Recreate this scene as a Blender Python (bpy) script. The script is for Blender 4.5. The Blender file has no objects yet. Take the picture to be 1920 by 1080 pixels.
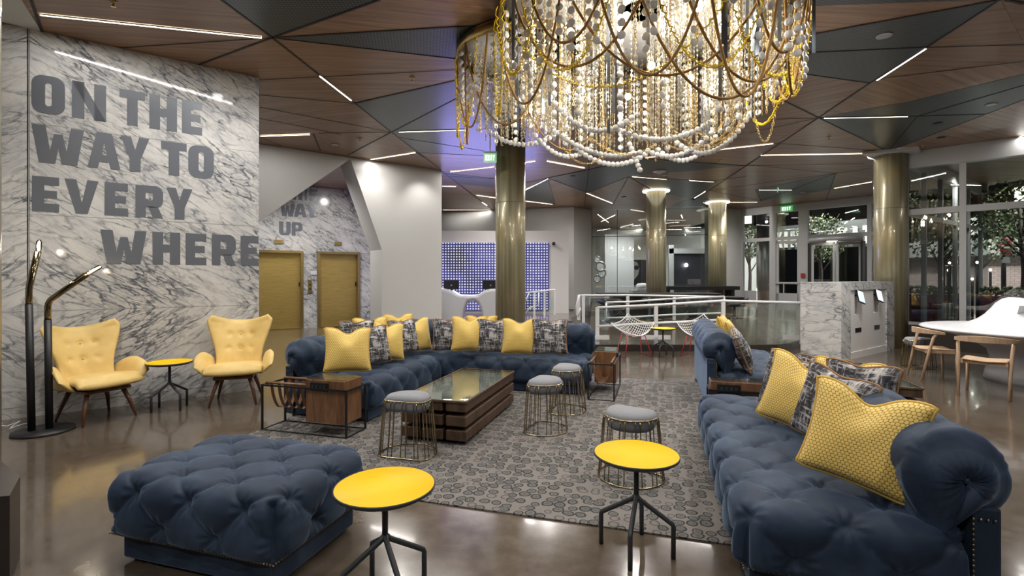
import bpy, math, random
from math import sin, cos, pi, radians, sqrt, atan2, hypot
from mathutils import Vector, Matrix

# ------------------------------------------------------------------ scene, camera, light
S = bpy.context.scene
COL = S.collection
random.seed(7)
F, CX, HY, H = 930.0, 960.0, 520.0, 1.45
CEIL = 4.03
cam_d = bpy.data.cameras.new('camera'); cam = bpy.data.objects.new('camera', cam_d); COL.objects.link(cam)
cam.location = (0, 0, H); cam.rotation_euler = (radians(90), 0, 0)
cam_d.sensor_width = 36; cam_d.lens = 36 * F / 1920; cam_d.shift_y = -20 / 1920; cam_d.clip_start = 0.05; cam_d.clip_end = 300
S.camera = cam
S.view_settings.view_transform = 'Standard'; S.view_settings.look = 'None'
S.view_settings.gamma = 1; S.view_settings.use_curve_mapping = False
S.view_settings.exposure = 0.1
S.cycles.max_bounces = 7; S.cycles.diffuse_bounces = 3; S.cycles.glossy_bounces = 4; S.cycles.transparent_max_bounces = 24
S.cycles.sample_clamp_indirect = 6; S.cycles.caustics_reflective = False; S.cycles.caustics_refractive = False
W = bpy.data.worlds.new('night'); S.world = W; W.use_nodes = True
W.node_tree.nodes['Background'].inputs[0].default_value = (0.012, 0.014, 0.02, 1)
W.node_tree.nodes['Background'].inputs[1].default_value = 1.0

LK = 0.88
WARM = (1.0, 0.90, 0.74); NEUT = (1.0, 0.955, 0.90)
def lamp(name, kind, loc, energy, color=NEUT, size=0.1, rot=(0, 0, 0), spot=150, blend=0.8, sy=None):
    d = bpy.data.lights.new(name, kind); o = bpy.data.objects.new(name, d); COL.objects.link(o)
    o.location = loc; o.rotation_euler = rot; d.energy = energy * LK; d.color = color
    if kind == 'AREA':
        d.size = size
        if sy: d.shape = 'RECTANGLE'; d.size_y = sy
    else: d.shadow_soft_size = size
    if kind == 'SPOT': d.spot_size = radians(spot); d.spot_blend = blend
    return o
# spots added to fill the lobby, few at its recessed downlights (x, y, watts)
for i, (x, y, e) in enumerate([(-3.4, 3.6, 150), (-1.7, 2.2, 130), (-3.0, 5.4, 110), (-1.6, 4.6, 130), (-0.2, 6.6, 130), (1.4, 6.6, 110),
                              (3.1, 4.3, 150), (2.6, 2.4, 150), (0.2, 2.0, 110), (4.9, 6.2, 170), (5.6, 7.2, 280), (6.9, 6.6, 190), (4.2, 8.8, 170), (2.2, 8.9, 150),
                              (-2.0, 8.6, 130), (-5.0, 11.6, 400), (-6.4, 12.2, 120), (0.8, 11.5, 220), (3.2, 12.6, 260), (6.5, 12.5, 260), (5.6, 15.8, 220),
                              (9.2, 13.6, 240), (7.9, 16.6, 200), (5.0, 21.5, 650), (7.4, 23.5, 500), (-0.5, 14.5, 220), (1.8, 16.5, 150),
                              (-1.5, -1.5, 260), (2.0, -1.5, 260), (5.5, 1.5, 200), (-4.2, 0.8, 160)]):
    lamp('lobby_fill_spot', 'SPOT', (x, y, CEIL - .03), e, NEUT, .06, spot=155, blend=.9)
# added spots brightening the walls, no such fixture modelled
def aim(loc, to): return (Vector(to) - Vector(loc)).to_track_quat('-Z', 'Y').to_euler()
for a, b, e, c in [((-2.8, 10.4, 3.95), (-3.2, 11.2, 2.2), 40, NEUT),
                   ((-1.9, 11.2, 3.95), (-2.1, 11.8, 2.2), 45, NEUT), ((-4.3, 12.9, 3.9), (-5.5, 14.3, 2.2), 100, NEUT), ((5.0, 16.8, 3.95), (7.9, 18.4, 2.0), 90, NEUT),
                   ]:
    lamp('wall_fill_spot', 'SPOT', a, e, c, .05, aim(a, b), spot=95, blend=.9)

def PZ(px, py, z=0.0):            # world point at height z under a photo pixel
    Y = (H - z) * F / (py - HY); return Vector(((px - CX) / F * Y, Y, z))
def PY(px, py, Y): return Vector(((px - CX) / F * Y, Y, H + (HY - py) / F * Y))
AG = radians(16.5); GS, GC = sin(AG), cos(AG)
def g(a, b, z=0.0): return Vector((a * GC + b * GS, -a * GS + b * GC, z))

# ------------------------------------------------------------------ materials
def nt(name):
    m = bpy.data.materials.new(name); m.use_nodes = True; t = m.node_tree
    return m, t, t.nodes['Principled BSDF'], t.nodes['Material Output']
def N(t, kind, **k):
    n = t.nodes.new(kind)
    for a, b in k.items():
        if a.startswith('i_'):
            key = a[2:]; key = int(key) if key.isdigit() else key.replace('_', ' ')
            n.inputs[key].default_value = b
        else: setattr(n, a, b)
    return n
def lk(t, a, b): t.links.new(a, b)
def ramp(t, fac, stops, interp='LINEAR'):
    r = t.nodes.new('ShaderNodeValToRGB'); r.color_ramp.interpolation = interp
    while len(r.color_ramp.elements) > 1: r.color_ramp.elements.remove(r.color_ramp.elements[-1])
    r.color_ramp.elements[0].position = stops[0][0]; r.color_ramp.elements[0].color = (*stops[0][1], 1)
    for p, c in stops[1:]:
        e = r.color_ramp.elements.new(p); e.color = (*c, 1)
    lk(t, fac, r.inputs[0]); return r.outputs[0]
def mth(t, op, a, b=None, c=None):
    n = t.nodes.new('ShaderNodeMath'); n.operation = op
    for i, v in enumerate((a, b, c)):
        if v is None: continue
        if isinstance(v, (int, float)): n.inputs[i].default_value = v
        else: lk(t, v, n.inputs[i])
    return n.outputs[0]
def mixc(t, fac, a, b, mode='MIX'):
    n = t.nodes.new('ShaderNodeMix'); n.data_type = 'RGBA'; n.blend_type = mode
    for s, v in ((0, fac), (6, a), (7, b)):
        if isinstance(v, (int, float)): n.inputs[s].default_value = v
        elif isinstance(v, tuple): n.inputs[s].default_value = (*v, 1) if len(v) == 3 else v
        else: lk(t, v, n.inputs[s])
    return n.outputs[2]
def coords(t, what='Object', scale=(1, 1, 1), rot=(0, 0, 0), loc=(0, 0, 0)):
    c = t.nodes.new('ShaderNodeTexCoord'); m = t.nodes.new('ShaderNodeMapping')
    m.inputs['Scale'].default_value = scale; m.inputs['Rotation'].default_value = rot; m.inputs['Location'].default_value = loc
    lk(t, c.outputs[what], m.inputs[0]); return m.outputs[0]
def noise(t, vec, scale, detail=4, rough=.5, dist=0):
    n = N(t, 'ShaderNodeTexNoise'); n.inputs['Scale'].default_value = scale; n.inputs['Detail'].default_value = detail
    n.inputs['Roughness'].default_value = rough; n.inputs['Distortion'].default_value = dist; lk(t, vec, n.inputs['Vector']); return n.outputs[0]
def bump(t, h, p, strength=.3, dist=.01):
    b = N(t, 'ShaderNodeBump'); b.inputs['Strength'].default_value = strength; b.inputs['Distance'].default_value = dist
    lk(t, h, b.inputs['Height']); lk(t, b.outputs[0], p.inputs['Normal'])
def plain(name, col, rough=.5, metal=0., var=.12, vs=8, coat=0, spec=.5, bmp=0):
    m, t, p, o = nt(name)
    v = coords(t); n = noise(t, v, vs, 3)
    c = mixc(t, mth(t, 'MULTIPLY', n, var * 2), col, tuple(x * .6 for x in col))
    lk(t, c, p.inputs['Base Color']); p.inputs['Roughness'].default_value = rough; p.inputs['Metallic'].default_value = metal
    p.inputs['Coat Weight'].default_value = coat; p.inputs['Specular IOR Level'].default_value = spec
    if bmp: bump(t, noise(t, v, vs * 12, 2), p, bmp, .004)
    return m
def emis(name, col, s, base=(.8, .8, .8)):
    m, t, p, o = nt(name); p.inputs['Base Color'].default_value = (*base, 1)
    p.inputs['Emission Color'].default_value = (*col, 1); p.inputs['Emission Strength'].default_value = s; return m
def glass(name, tint=(.82, .86, .85), refl=1.0, rough=.0, fk=1.7):
    m, t, p, o = nt(name); t.nodes.remove(p)
    tr = N(t, 'ShaderNodeBsdfTransparent'); tr.inputs[0].default_value = (*tint, 1)
    gl = N(t, 'ShaderNodeBsdfGlossy'); gl.inputs[0].default_value = (refl, refl, refl, 1); gl.inputs['Roughness'].default_value = rough
    fr = N(t, 'ShaderNodeFresnel'); fr.inputs[0].default_value = 1.52
    k = mth(t, 'MINIMUM', mth(t, 'MULTIPLY', fr.outputs[0], fk), 1.0)
    mx = N(t, 'ShaderNodeMixShader'); lk(t, k, mx.inputs[0]); lk(t, tr.outputs[0], mx.inputs[1]); lk(t, gl.outputs[0], mx.inputs[2])
    lk(t, mx.outputs[0], o.inputs[0]); return m
def wood(name, dark, light, uvbased=True, rough=.4, us=.9, vs=16, coat=.15):
    m, t, p, o = nt(name)
    v = coords(t, 'UV' if uvbased else 'Object', (us, vs, 1) if uvbased else (vs, vs, us))
    n1 = noise(t, v, 1.2, 6, .62, .6); v2 = coords(t, 'UV' if uvbased else 'Object', (us * 2, vs * 6, 1) if uvbased else (vs * 5, vs * 5, us * 2)); n2 = noise(t, v2, 1.5, 3, .5)
    f = mth(t, 'ADD', mth(t, 'MULTIPLY', n1, .78), mth(t, 'MULTIPLY', n2, .22))
    c = ramp(t, f, [(.3, dark), (.5, tuple((a + b) / 2 for a, b in zip(dark, light))), (.7, light)])
    lk(t, c, p.inputs['Base Color']); p.inputs['Roughness'].default_value = rough; p.inputs['Coat Weight'].default_value = coat
    p.inputs['Coat Roughness'].default_value = .25
    return m
def marble(name, tilt=32, mirror=True, rough=.08, scale=1.0, seed=0.0):
    m, t, p, o = nt(name)
    tc = N(t, 'ShaderNodeTexCoord'); sp = N(t, 'ShaderNodeSeparateXYZ'); lk(t, tc.outputs['Object'], sp.inputs[0])
    x, z = mth(t, 'ADD', sp.outputs[0], seed), sp.outputs[2]
    if mirror:                    # slabs are book-matched across the joint at 1.1 m and the groove at x = 0
        z = mth(t, 'ABSOLUTE', mth(t, 'SUBTRACT', z, 1.10)); x = mth(t, 'ABSOLUTE', x)
    cb = N(t, 'ShaderNodeCombineXYZ'); lk(t, x, cb.inputs[0]); lk(t, sp.outputs[1], cb.inputs[1]); lk(t, z, cb.inputs[2])
    def mp(rot, sc, loc=(0, 0, 0)):
        q = N(t, 'ShaderNodeMapping'); q.vector_type = 'TEXTURE'; q.inputs['Rotation'].default_value = (0, radians(rot), 0); q.inputs['Scale'].default_value = sc; q.inputs['Location'].default_value = loc
        lk(t, cb.outputs[0], q.inputs[0]); return q.outputs[0]
    s = scale
    v1 = mp(tilt, (1.15 / s, 1, .30 / s)); w = N(t, 'ShaderNodeVectorMath', operation='ADD')
    nn = N(t, 'ShaderNodeTexNoise'); nn.inputs['Scale'].default_value = 1.6; nn.inputs['Detail'].default_value = 5; nn.inputs['Roughness'].default_value = .6; lk(t, v1, nn.inputs['Vector'])
    sc = N(t, 'ShaderNodeVectorMath', operation='SCALE'); sc.inputs['Scale'].default_value = .75; lk(t, nn.outputs['Color'], sc.inputs[0])
    lk(t, v1, w.inputs[0]); lk(t, sc.outputs[0], w.inputs[1])
    def vein(scl, width, off):
        vo = N(t, 'ShaderNodeTexVoronoi', feature='DISTANCE_TO_EDGE'); vo.inputs['Scale'].default_value = scl
        ad = N(t, 'ShaderNodeVectorMath', operation='ADD'); ad.inputs[1].default_value = (off, off * .7, off * 1.3); lk(t, w.outputs[0], ad.inputs[0]); lk(t, ad.outputs[0], vo.inputs['Vector'])
        return mth(t, 'SUBTRACT', 1.0, mth(t, 'MINIMUM', mth(t, 'DIVIDE', vo.outputs['Distance'], width), 1.0))
    a1 = vein(2.2, .07, 0); a2 = vein(4.6, .10, 3.3); a3 = vein(9.0, .12, 7.7)
    patch = ramp(t, noise(t, mp(tilt, (1.6, 1, .7), (2, 0, 5)), 1.4, 3), [(.36, (0, 0, 0)), (.66, (1, 1, 1))])
    thick = ramp(t, noise(t, mp(tilt, (.5, 1, .25), (1, 0, 2)), 2.2, 3), [(.35, (.1, .1, .1)), (.65, (1, 1, 1))])
    k = mth(t, 'ADD', mth(t, 'MULTIPLY', a1, mth(t, 'MULTIPLY', thick, .85)), mth(t, 'MULTIPLY', mth(t, 'MULTIPLY', a2, .75), patch))
    k = mth(t, 'ADD', k, mth(t, 'MULTIPLY', mth(t, 'MULTIPLY', a3, .32), patch))
    soft = noise(t, mp(tilt, (.8, 1, .3), (4, 0, 1)), 2.5, 4)
    base = ramp(t, soft, [(.3, (.53, .54, .555)), (.55, (.665, .66, .64))])
    k = mth(t, 'MINIMUM', mth(t, 'ADD', k, mth(t, 'MULTIPLY', patch, .14)), 1.0)
    c = mixc(t, k, base, (.115, .125, .15))
    lk(t, c, p.inputs['Base Color']); p.inputs['Roughness'].default_value = rough; p.inputs['Specular IOR Level'].default_value = .35
    return m

M = {}
M['marble'] = marble('veined_marble'); M['marble2'] = marble('lobby_marble', mirror=False, seed=3.1, rough=.12, scale=.8)
M['marble3'] = marble('kiosk_marble', tilt=35, mirror=False, seed=1.3, rough=.2, scale=1.1)
M['ceilwood'] = wood('ceiling_walnut', (.11, .057, .032), (.40, .24, .145), rough=.33, us=.45, vs=13, coat=.1)
M['walnut'] = wood('walnut_box', (.07, .03, .014), (.30, .15, .07), False, .35, 2.5, 14)
M['rustic'] = wood('rustic_timber', (.03, .016, .009), (.13, .075, .045), False, .6, 3, 18, 0)
M['reflectgrey'] = wood('painted_reflection_board', (.30, .31, .29), (.50, .51, .48), False, .4, 3, 18, .3)  # pale grey puts the table glass's reflection into colour
M['ash'] = wood('pale_ash', (.42, .28, .17), (.62, .45, .30), False, .5, 3, 20, 0)
M['legwood'] = wood('brown_leg_wood', (.07, .028, .014), (.17, .07, .035), False, .4, 4, 30)
M['white'] = plain('white_plaster', (.62, .62, .61), .6, var=.05, vs=2)
M['whitegloss'] = plain('white_gloss', (.62, .63, .66), .38, var=.03, coat=.1)
M['frame'] = plain('pale_aluminium', (.50, .51, .52), .35, .2, var=.05)
M['railwhite'] = plain('white_painted_steel', (.75, .76, .77), .3, var=.04)
M['black'] = plain('black_steel', (.018, .018, .02), .45, .3)
M['tableblack'] = plain('charcoal_powder_coat', (.03, .034, .04), .45)
M['gold'] = plain('polished_gold_wire', (.50, .40, .24), .22, 1., var=.1, vs=30)
M['brass'] = plain('brushed_brass', (.55, .42, .18), .28, 1., var=.15)
M['bronze'] = plain('polished_bronze', (.30, .25, .15), .12, 1., var=.1)
M['steel'] = plain('brushed_steel', (.5, .5, .5), .3, 1.)
M['signgrey'] = plain('grey_sign_metal', (.165, .18, .21), .32, .2, var=.06, vs=3)
M['greyseat'] = plain('grey_felt', (.27, .28, .31), .95, var=.25, vs=60, bmp=.3)
M['yellowtop'] = plain('yellow_lacquer', (.93, .56, .0), .45, var=.02, spec=.25)
M['leather'] = plain('tan_leather', (.19, .09, .04), .45, var=.2)
M['nail'] = plain('antique_brass_nail', (.40, .32, .18), .3, 1.)
M['yellowpipe'] = plain('yellow_piping', (.70, .46, .08), .6)
M['piping'] = plain('tan_piping', (.28, .15, .06), .7)
M['darkwall'] = plain('dark_plinth', (.035, .028, .024), .4)
M['darkout'] = plain('night_facade', (.085, .09, .09), .8, var=.3, vs=1)
M['redframe'] = plain('red_painted_steel', (.45, .02, .025), .35)
M['beadwire'] = plain('bead_wire', (.5, .45, .35), .4, .8)
M['concreteout'] = plain('outdoor_concrete', (.24, .24, .235), .7)
M['ledstrip'] = emis('led_strip_light', (1.0, .90, .72), 9)
M['ledspot'] = emis('downlight_lens', (1.0, .93, .8), 8)
M['bulb'] = emis('warm_bulb', (1.0, .82, .5), 14)
M['filament'] = emis('filament_glow', (1.0, .72, .32), 14)
M['exit'] = emis('exit_green', (.03, .5, .10), .5)
M['exitlet'] = emis('exit_letters', (.75, 1., .8), 1.2)
M['winlit'] = emis('lit_window', (1., .93, .78), 2.2)
M['streetlamp'] = emis('street_lamp_glow', (1., .95, .85), 25)
M['screen'] = emis('tablet_screen', (.35, .7, .9), .6); M['screen2'] = emis('tablet_screen_white', (.8, .85, 1.), .75)
M['glass'] = glass('window_glass', (.80, .84, .83)); M['railglass'] = glass('rail_glass', (.90, .94, .92))
M['tableglass'] = glass('table_glass', (.93, .97, .95), fk=.8); M['bulbglass'] = glass('bulb_glass', (.95, .9, .8))
M['leaf'] = plain('tree_leaf', (.22, .28, .14), .6, var=.5, vs=3); M['bark'] = plain('tree_bark', (.08, .06, .05), .8)
M['redsign'] = plain('sign_red', (.35, .02, .02), .5); M['whitesign'] = plain('sign_white', (.5, .5, .48), .5)
M['strap'] = plain('glass_bar', (.20, .23, .28), .15, .5)
M['rope'] = plain('brown_rope', (.46, .26, .08), .85, var=.5, vs=120)
M['yellowcord'] = plain('yellow_cord', (.92, .66, .02), .6)
M['planter'] = plain('magenta_planter', (.18, .05, .08), .6); M['cement'] = plain('alcove_white', (.72, .70, .68), .5, var=.04)

def mk_floor():
    m, t, p, o = nt('polished_concrete'); v = coords(t)
    n1 = noise(t, v, .55, 5, .6, .4); n2 = noise(t, v, 9, 6, .65)
    f = mth(t, 'ADD', mth(t, 'MULTIPLY', n1, .72), mth(t, 'MULTIPLY', n2, .28))
    c = ramp(t, f, [(.32, (.062, .047, .034)), (.52, (.105, .083, .062)), (.70, (.165, .136, .106))])
    lk(t, c, p.inputs['Base Color']); p.inputs['Specular IOR Level'].default_value = .75
    r = ramp(t, n2, [(.3, (.10,) * 3), (.7, (.2,) * 3)]); lk(t, r, p.inputs['Roughness'])
    p.inputs['Coat Weight'].default_value = .25; p.inputs['Coat Roughness'].default_value = .05
    return m
M['floor'] = mk_floor()
def mk_velvet():
    m, t, p, o = nt('navy_velvet'); v = coords(t)
    n = noise(t, v, 3.2, 4, .55, .6)
    c = ramp(t, n, [(.3, (.010, .019, .038)), (.5, (.019, .033, .062)), (.7, (.042, .066, .108))])
    lk(t, c, p.inputs['Base Color']); p.inputs['Roughness'].default_value = .62
    p.inputs['Sheen Weight'].default_value = .55; p.inputs['Sheen Roughness'].default_value = .35; p.inputs['Sheen Tint'].default_value = (.36, .50, .72, 1)
    p.inputs['Specular IOR Level'].default_value = .25
    bump(t, noise(t, v, 14, 3), p, .25, .01); return m
M['velvet'] = mk_velvet()
def mk_mesh():
    m, t, p, o = nt('grey_perforated_mesh'); v = coords(t, 'UV', (1, 1, 1))
    w = N(t, 'ShaderNodeTexWave', wave_type='BANDS', bands_direction='X'); w.inputs['Scale'].default_value = 9; w.inputs['Distortion'].default_value = .0; lk(t, v, w.inputs[0])
    w2 = N(t, 'ShaderNodeTexWave', wave_type='BANDS', bands_direction='Y'); w2.inputs['Scale'].default_value = 9; lk(t, v, w2.inputs[0])
    f = mth(t, 'MULTIPLY', w.outputs['Fac'], w2.outputs['Fac'])
    c = mixc(t, f, (.05, .058, .066), (.15, .165, .175)); lk(t, c, p.inputs['Base Color'])
    p.inputs['Roughness'].default_value = .33; p.inputs['Metallic'].default_value = .55; return m
M['mesh'] = mk_mesh()
def mk_rug():
    m, t, p, o = nt('agate_ring_rug'); v = coords(t, 'Object', (1, 1, 1))
    wn = N(t, 'ShaderNodeTexNoise'); wn.inputs['Scale'].default_value = 9; wn.inputs['Detail'].default_value = 2; lk(t, v, wn.inputs['Vector'])
    sc = N(t, 'ShaderNodeVectorMath', operation='SCALE'); sc.inputs['Scale'].default_value = .035; lk(t, wn.outputs['Color'], sc.inputs[0])
    ad = N(t, 'ShaderNodeVectorMath', operation='ADD'); lk(t, v, ad.inputs[0]); lk(t, sc.outputs[0], ad.inputs[1])
    vo = N(t, 'ShaderNodeTexVoronoi', voronoi_dimensions='2D', feature='F1'); vo.inputs['Scale'].default_value = 12.5; vo.inputs['Randomness'].default_value = .62; lk(t, ad.outputs[0], vo.inputs['Vector'])
    sp = N(t, 'ShaderNodeSeparateColor'); lk(t, vo.outputs['Color'], sp.inputs[0])
    lt = (.19, .176, .165); dk = (.018, .021, .024); md = (.095, .092, .09); d = mth(t, 'DIVIDE', vo.outputs['Distance'], mth(t, 'ADD', mth(t, 'MULTIPLY', sp.outputs[1], .35), 1.05))
    rA = ramp(t, d, [(0, dk), (.05, dk), (.08, lt), (.12, md), (.21, md), (.235, lt), (.27, dk), (.36, dk), (.39, lt), (.5, lt)])
    rB = ramp(t, d, [(0, md), (.12, md), (.22, (.17, .155, .145)), (.265, dk), (.33, dk), (.355, lt)])
    rC = ramp(t, d, [(0, (.20, .175, .165)), (.20, (.17, .15, .145)), (.235, (.05, .05, .05)), (.28, (.05, .05, .05)), (.30, lt), (.5, lt)])
    c = mixc(t, mth(t, 'GREATER_THAN', sp.outputs[0], .36), rA, rB)
    c = mixc(t, mth(t, 'GREATER_THAN', sp.outputs[0], .68), c, rC)
    f = noise(t, v, 160, 2); c = mixc(t, mth(t, 'MULTIPLY', f, .45), c, mixc(t, .5, c, (.05, .05, .05)))
    lk(t, c, p.inputs['Base Color']); p.inputs['Roughness'].default_value = .95; bump(t, f, p, .3, .004); return m
M['rug'] = mk_rug()
def mk_dots(name, ground, dot, scale=24, r=.46):
    m, t, p, o = nt(name); v = coords(t, 'UV', (scale, scale * 1.0, 1)); sp = N(t, 'ShaderNodeSeparateXYZ'); lk(t, v, sp.inputs[0])
    def lay(ox, oy):
        x = mth(t, 'SUBTRACT', mth(t, 'FRACT', mth(t, 'ADD', sp.outputs[0], ox)), .5)
        y = mth(t, 'MULTIPLY', mth(t, 'SUBTRACT', mth(t, 'FRACT', mth(t, 'ADD', mth(t, 'DIVIDE', sp.outputs[1], 1.732), oy)), .5), 1.732)
        return mth(t, 'SQRT', mth(t, 'ADD', mth(t, 'MULTIPLY', x, x), mth(t, 'MULTIPLY', y, y)))
    d = mth(t, 'MINIMUM', lay(0, 0), lay(.5, .5))
    c = ramp(t, d, [(0, dot), (r - .04, dot), (r + .02, ground), (1, ground)])
    lk(t, c, p.inputs['Base Color']); p.inputs['Roughness'].default_value = .6; p.inputs['Sheen Weight'].default_value = .2
    b = ramp(t, d, [(0, (1, 1, 1)), (r - .1, (.9, .9, .9)), (r + .04, (0, 0, 0))]); bump(t, b, p, .35, .004); return m
M['yellowdot'] = mk_dots('yellow_honeycomb_fabric', (.30, .20, .035), (.90, .64, .17), 26)
def mk_plaid():
    m, t, p, o = nt('black_white_brushed_fabric')
    a = noise(t, coords(t, 'UV', (16, 2.2, 1)), 1.6, 5, .7); b = noise(t, coords(t, 'UV', (2.2, 16, 1), loc=(5, 3, 0)), 1.6, 5, .7)
    c2 = noise(t, coords(t, 'UV', (3, 3, 1), loc=(9, 1, 0)), 1.3, 4, .6)
    f = mth(t, 'ADD', mth(t, 'MULTIPLY', mth(t, 'MAXIMUM', a, b), .72), mth(t, 'MULTIPLY', c2, .36))
    c = ramp(t, f, [(.50, (.011, .012, .016)), (.555, (.05, .05, .06)), (.60, (.36, .35, .36)), (.68, (.60, .58, .56))])
    lk(t, c, p.inputs['Base Color']); p.inputs['Roughness'].default_value = .8; return m
M['plaid'] = mk_plaid()
def mk_yellowleather():
    m, t, p, o = nt('pale_yellow_leather'); v = coords(t)
    n = noise(t, v, 5, 4); c = ramp(t, n, [(.3, (.62, .43, .13)), (.6, (.76, .55, .20))])
    lk(t, c, p.inputs['Base Color']); p.inputs['Roughness'].default_value = .5; p.inputs['Sheen Weight'].default_value = .15; return m
M['yleather'] = mk_yellowleather()
def mk_colbrass():
    m, t, p, o = nt('brass_painted_reflections'); v = coords(t, 'Object', (9, 9, .12)); n = noise(t, v, 2.2, 5, .6)  # vertical streaks put the column's reflections into its colour
    n2 = noise(t, coords(t, 'Object', (1, 1, .6)), 1.6, 3)
    c = ramp(t, n, [(.3, (.20, .18, .10)), (.5, (.31, .28, .17)), (.7, (.44, .40, .28))])
    c = mixc(t, mth(t, 'MULTIPLY', ramp(t, n2, [(.5, (0, 0, 0)), (.75, (1, 1, 1))]), .55), c, (.48, .33, .08))
    lk(t, c, p.inputs['Base Color']); p.inputs['Roughness'].default_value = .36; p.inputs['Metallic'].default_value = .3
    p.inputs['Coat Weight'].default_value = .5; p.inputs['Coat Roughness'].default_value = .08; return m
M['colbrass'] = mk_colbrass()
def mk_elev():
    m, t, p, o = nt('brushed_gold_door'); v = coords(t, 'Object', (2, 2, 60)); n = noise(t, v, 2, 3)
    c = ramp(t, n, [(.3, (.46, .32, .09)), (.7, (.62, .46, .16))]); lk(t, c, p.inputs['Base Color'])
    p.inputs['Roughness'].default_value = .34; p.inputs['Metallic'].default_value = .65; return m
M['elev'] = mk_elev()
def mk_led():
    m, t, p, o = nt('dotted_media_panel'); v = coords(t, 'UV'); sp = N(t, 'ShaderNodeSeparateXYZ'); lk(t, v, sp.inputs[0])
    s = .089
    x = mth(t, 'SUBTRACT', mth(t, 'FRACT', mth(t, 'DIVIDE', sp.outputs[0], s)), .5); y = mth(t, 'SUBTRACT', mth(t, 'FRACT', mth(t, 'DIVIDE', sp.outputs[1], s)), .5)
    d = mth(t, 'SQRT', mth(t, 'ADD', mth(t, 'MULTIPLY', x, x), mth(t, 'MULTIPLY', y, y)))
    dot = mth(t, 'LESS_THAN', d, .29)
    cell = N(t, 'ShaderNodeTexWhiteNoise', noise_dimensions='2D'); fl = N(t, 'ShaderNodeVectorMath', operation='FLOOR'); dv = N(t, 'ShaderNodeVectorMath', operation='SCALE'); dv.inputs['Scale'].default_value = 1 / s
    lk(t, v, dv.inputs[0]); lk(t, dv.outputs[0], fl.inputs[0]); lk(t, fl.outputs[0], cell.inputs['Vector'])
    big = noise(t, v, .9, 2); ground = ramp(t, big, [(.35, (.012, .01, .03)), (.5, (.03, .03, .22)), (.68, (.09, .085, .30))])
    br = mth(t, 'ADD', mth(t, 'MULTIPLY', cell.outputs['Value'], .5), .5)
    dc = mixc(t, br, (.35, .35, .7), (1., 1., 1.0)); c = mixc(t, dot, ground, dc)
    p.inputs['Base Color'].default_value = (.02, .02, .04, 1); lk(t, c, p.inputs['Emission Color']); p.inputs['Emission Strength'].default_value = .85
    return m
M['led'] = mk_led()
def mk_bead():
    m, t, p, o = nt('frosted_disc_bead'); p.inputs['Base Color'].default_value = (.78, .80, .86, 1); p.inputs['Roughness'].default_value = .35
    p.inputs['Subsurface Weight'].default_value = 0; p.inputs['Transmission Weight'].default_value = 0
    tl = N(t, 'ShaderNodeBsdfTranslucent'); tl.inputs[0].default_value = (.85, .82, .76, 1); mx = N(t, 'ShaderNodeMixShader'); mx.inputs[0].default_value = .3
    lk(t, p.outputs[0], mx.inputs[1]); lk(t, tl.outputs[0], mx.inputs[2]); lk(t, mx.outputs[0], o.inputs[0]); return m
M['bead'] = mk_bead()
def mk_crystal():
    m, t, p, o = nt('clear_crystal'); t.nodes.remove(p)
    a = N(t, 'ShaderNodeBsdfTransparent'); a.inputs[0].default_value = (.97, .96, .93, 1); b = N(t, 'ShaderNodeBsdfGlossy'); b.inputs['Roughness'].default_value = .12; b.inputs[0].default_value = (.95, .92, .84, 1)
    tl = N(t, 'ShaderNodeBsdfTranslucent'); tl.inputs[0].default_value = (.92, .84, .66, 1)
    m1 = N(t, 'ShaderNodeMixShader'); m1.inputs[0].default_value = .5; lk(t, b.outputs[0], m1.inputs[1]); lk(t, tl.outputs[0], m1.inputs[2])
    m2 = N(t, 'ShaderNodeMixShader'); m2.inputs[0].default_value = .72; lk(t, a.outputs[0], m2.inputs[1]); lk(t, m1.outputs[0], m2.inputs[2]); lk(t, m2.outputs[0], o.inputs[0]); return m
M['crystal'] = mk_crystal()
def mk_portrait():
    m, t, p, o = nt('portrait_print'); v = coords(t, 'UV')
    n = noise(t, v, 5, 4); c = ramp(t, n, [(.45, (.012, .012, .018)), (.5, (.06, .06, .08)), (.62, (.5, .48, .46))], 'CONSTANT'); lk(t, c, p.inputs['Base Color']); return m
M['portraitbg'] = plain('portrait_black', (.015, .014, .022), .5); M['portraitskin'] = plain('portrait_grey', (.42, .40, .38), .5, var=.3, vs=6)
def mk_brick():
    m, t, p, o = nt('street_brick'); v = coords(t, 'UV'); b = N(t, 'ShaderNodeTexBrick'); b.inputs['Scale'].default_value = 2.2; b.inputs['Mortar Size'].default_value = .012
    b.inputs['Color1'].default_value = (.26, .20, .19, 1); b.inputs['Color2'].default_value = (.32, .25, .24, 1); b.inputs['Mortar'].default_value = (.10, .08, .08, 1)
    lk(t, v, b.inputs['Vector']); lk(t, b.outputs[0], p.inputs['Base Color']); p.inputs['Roughness'].default_value = .8; return m
M['brick'] = mk_brick()

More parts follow.
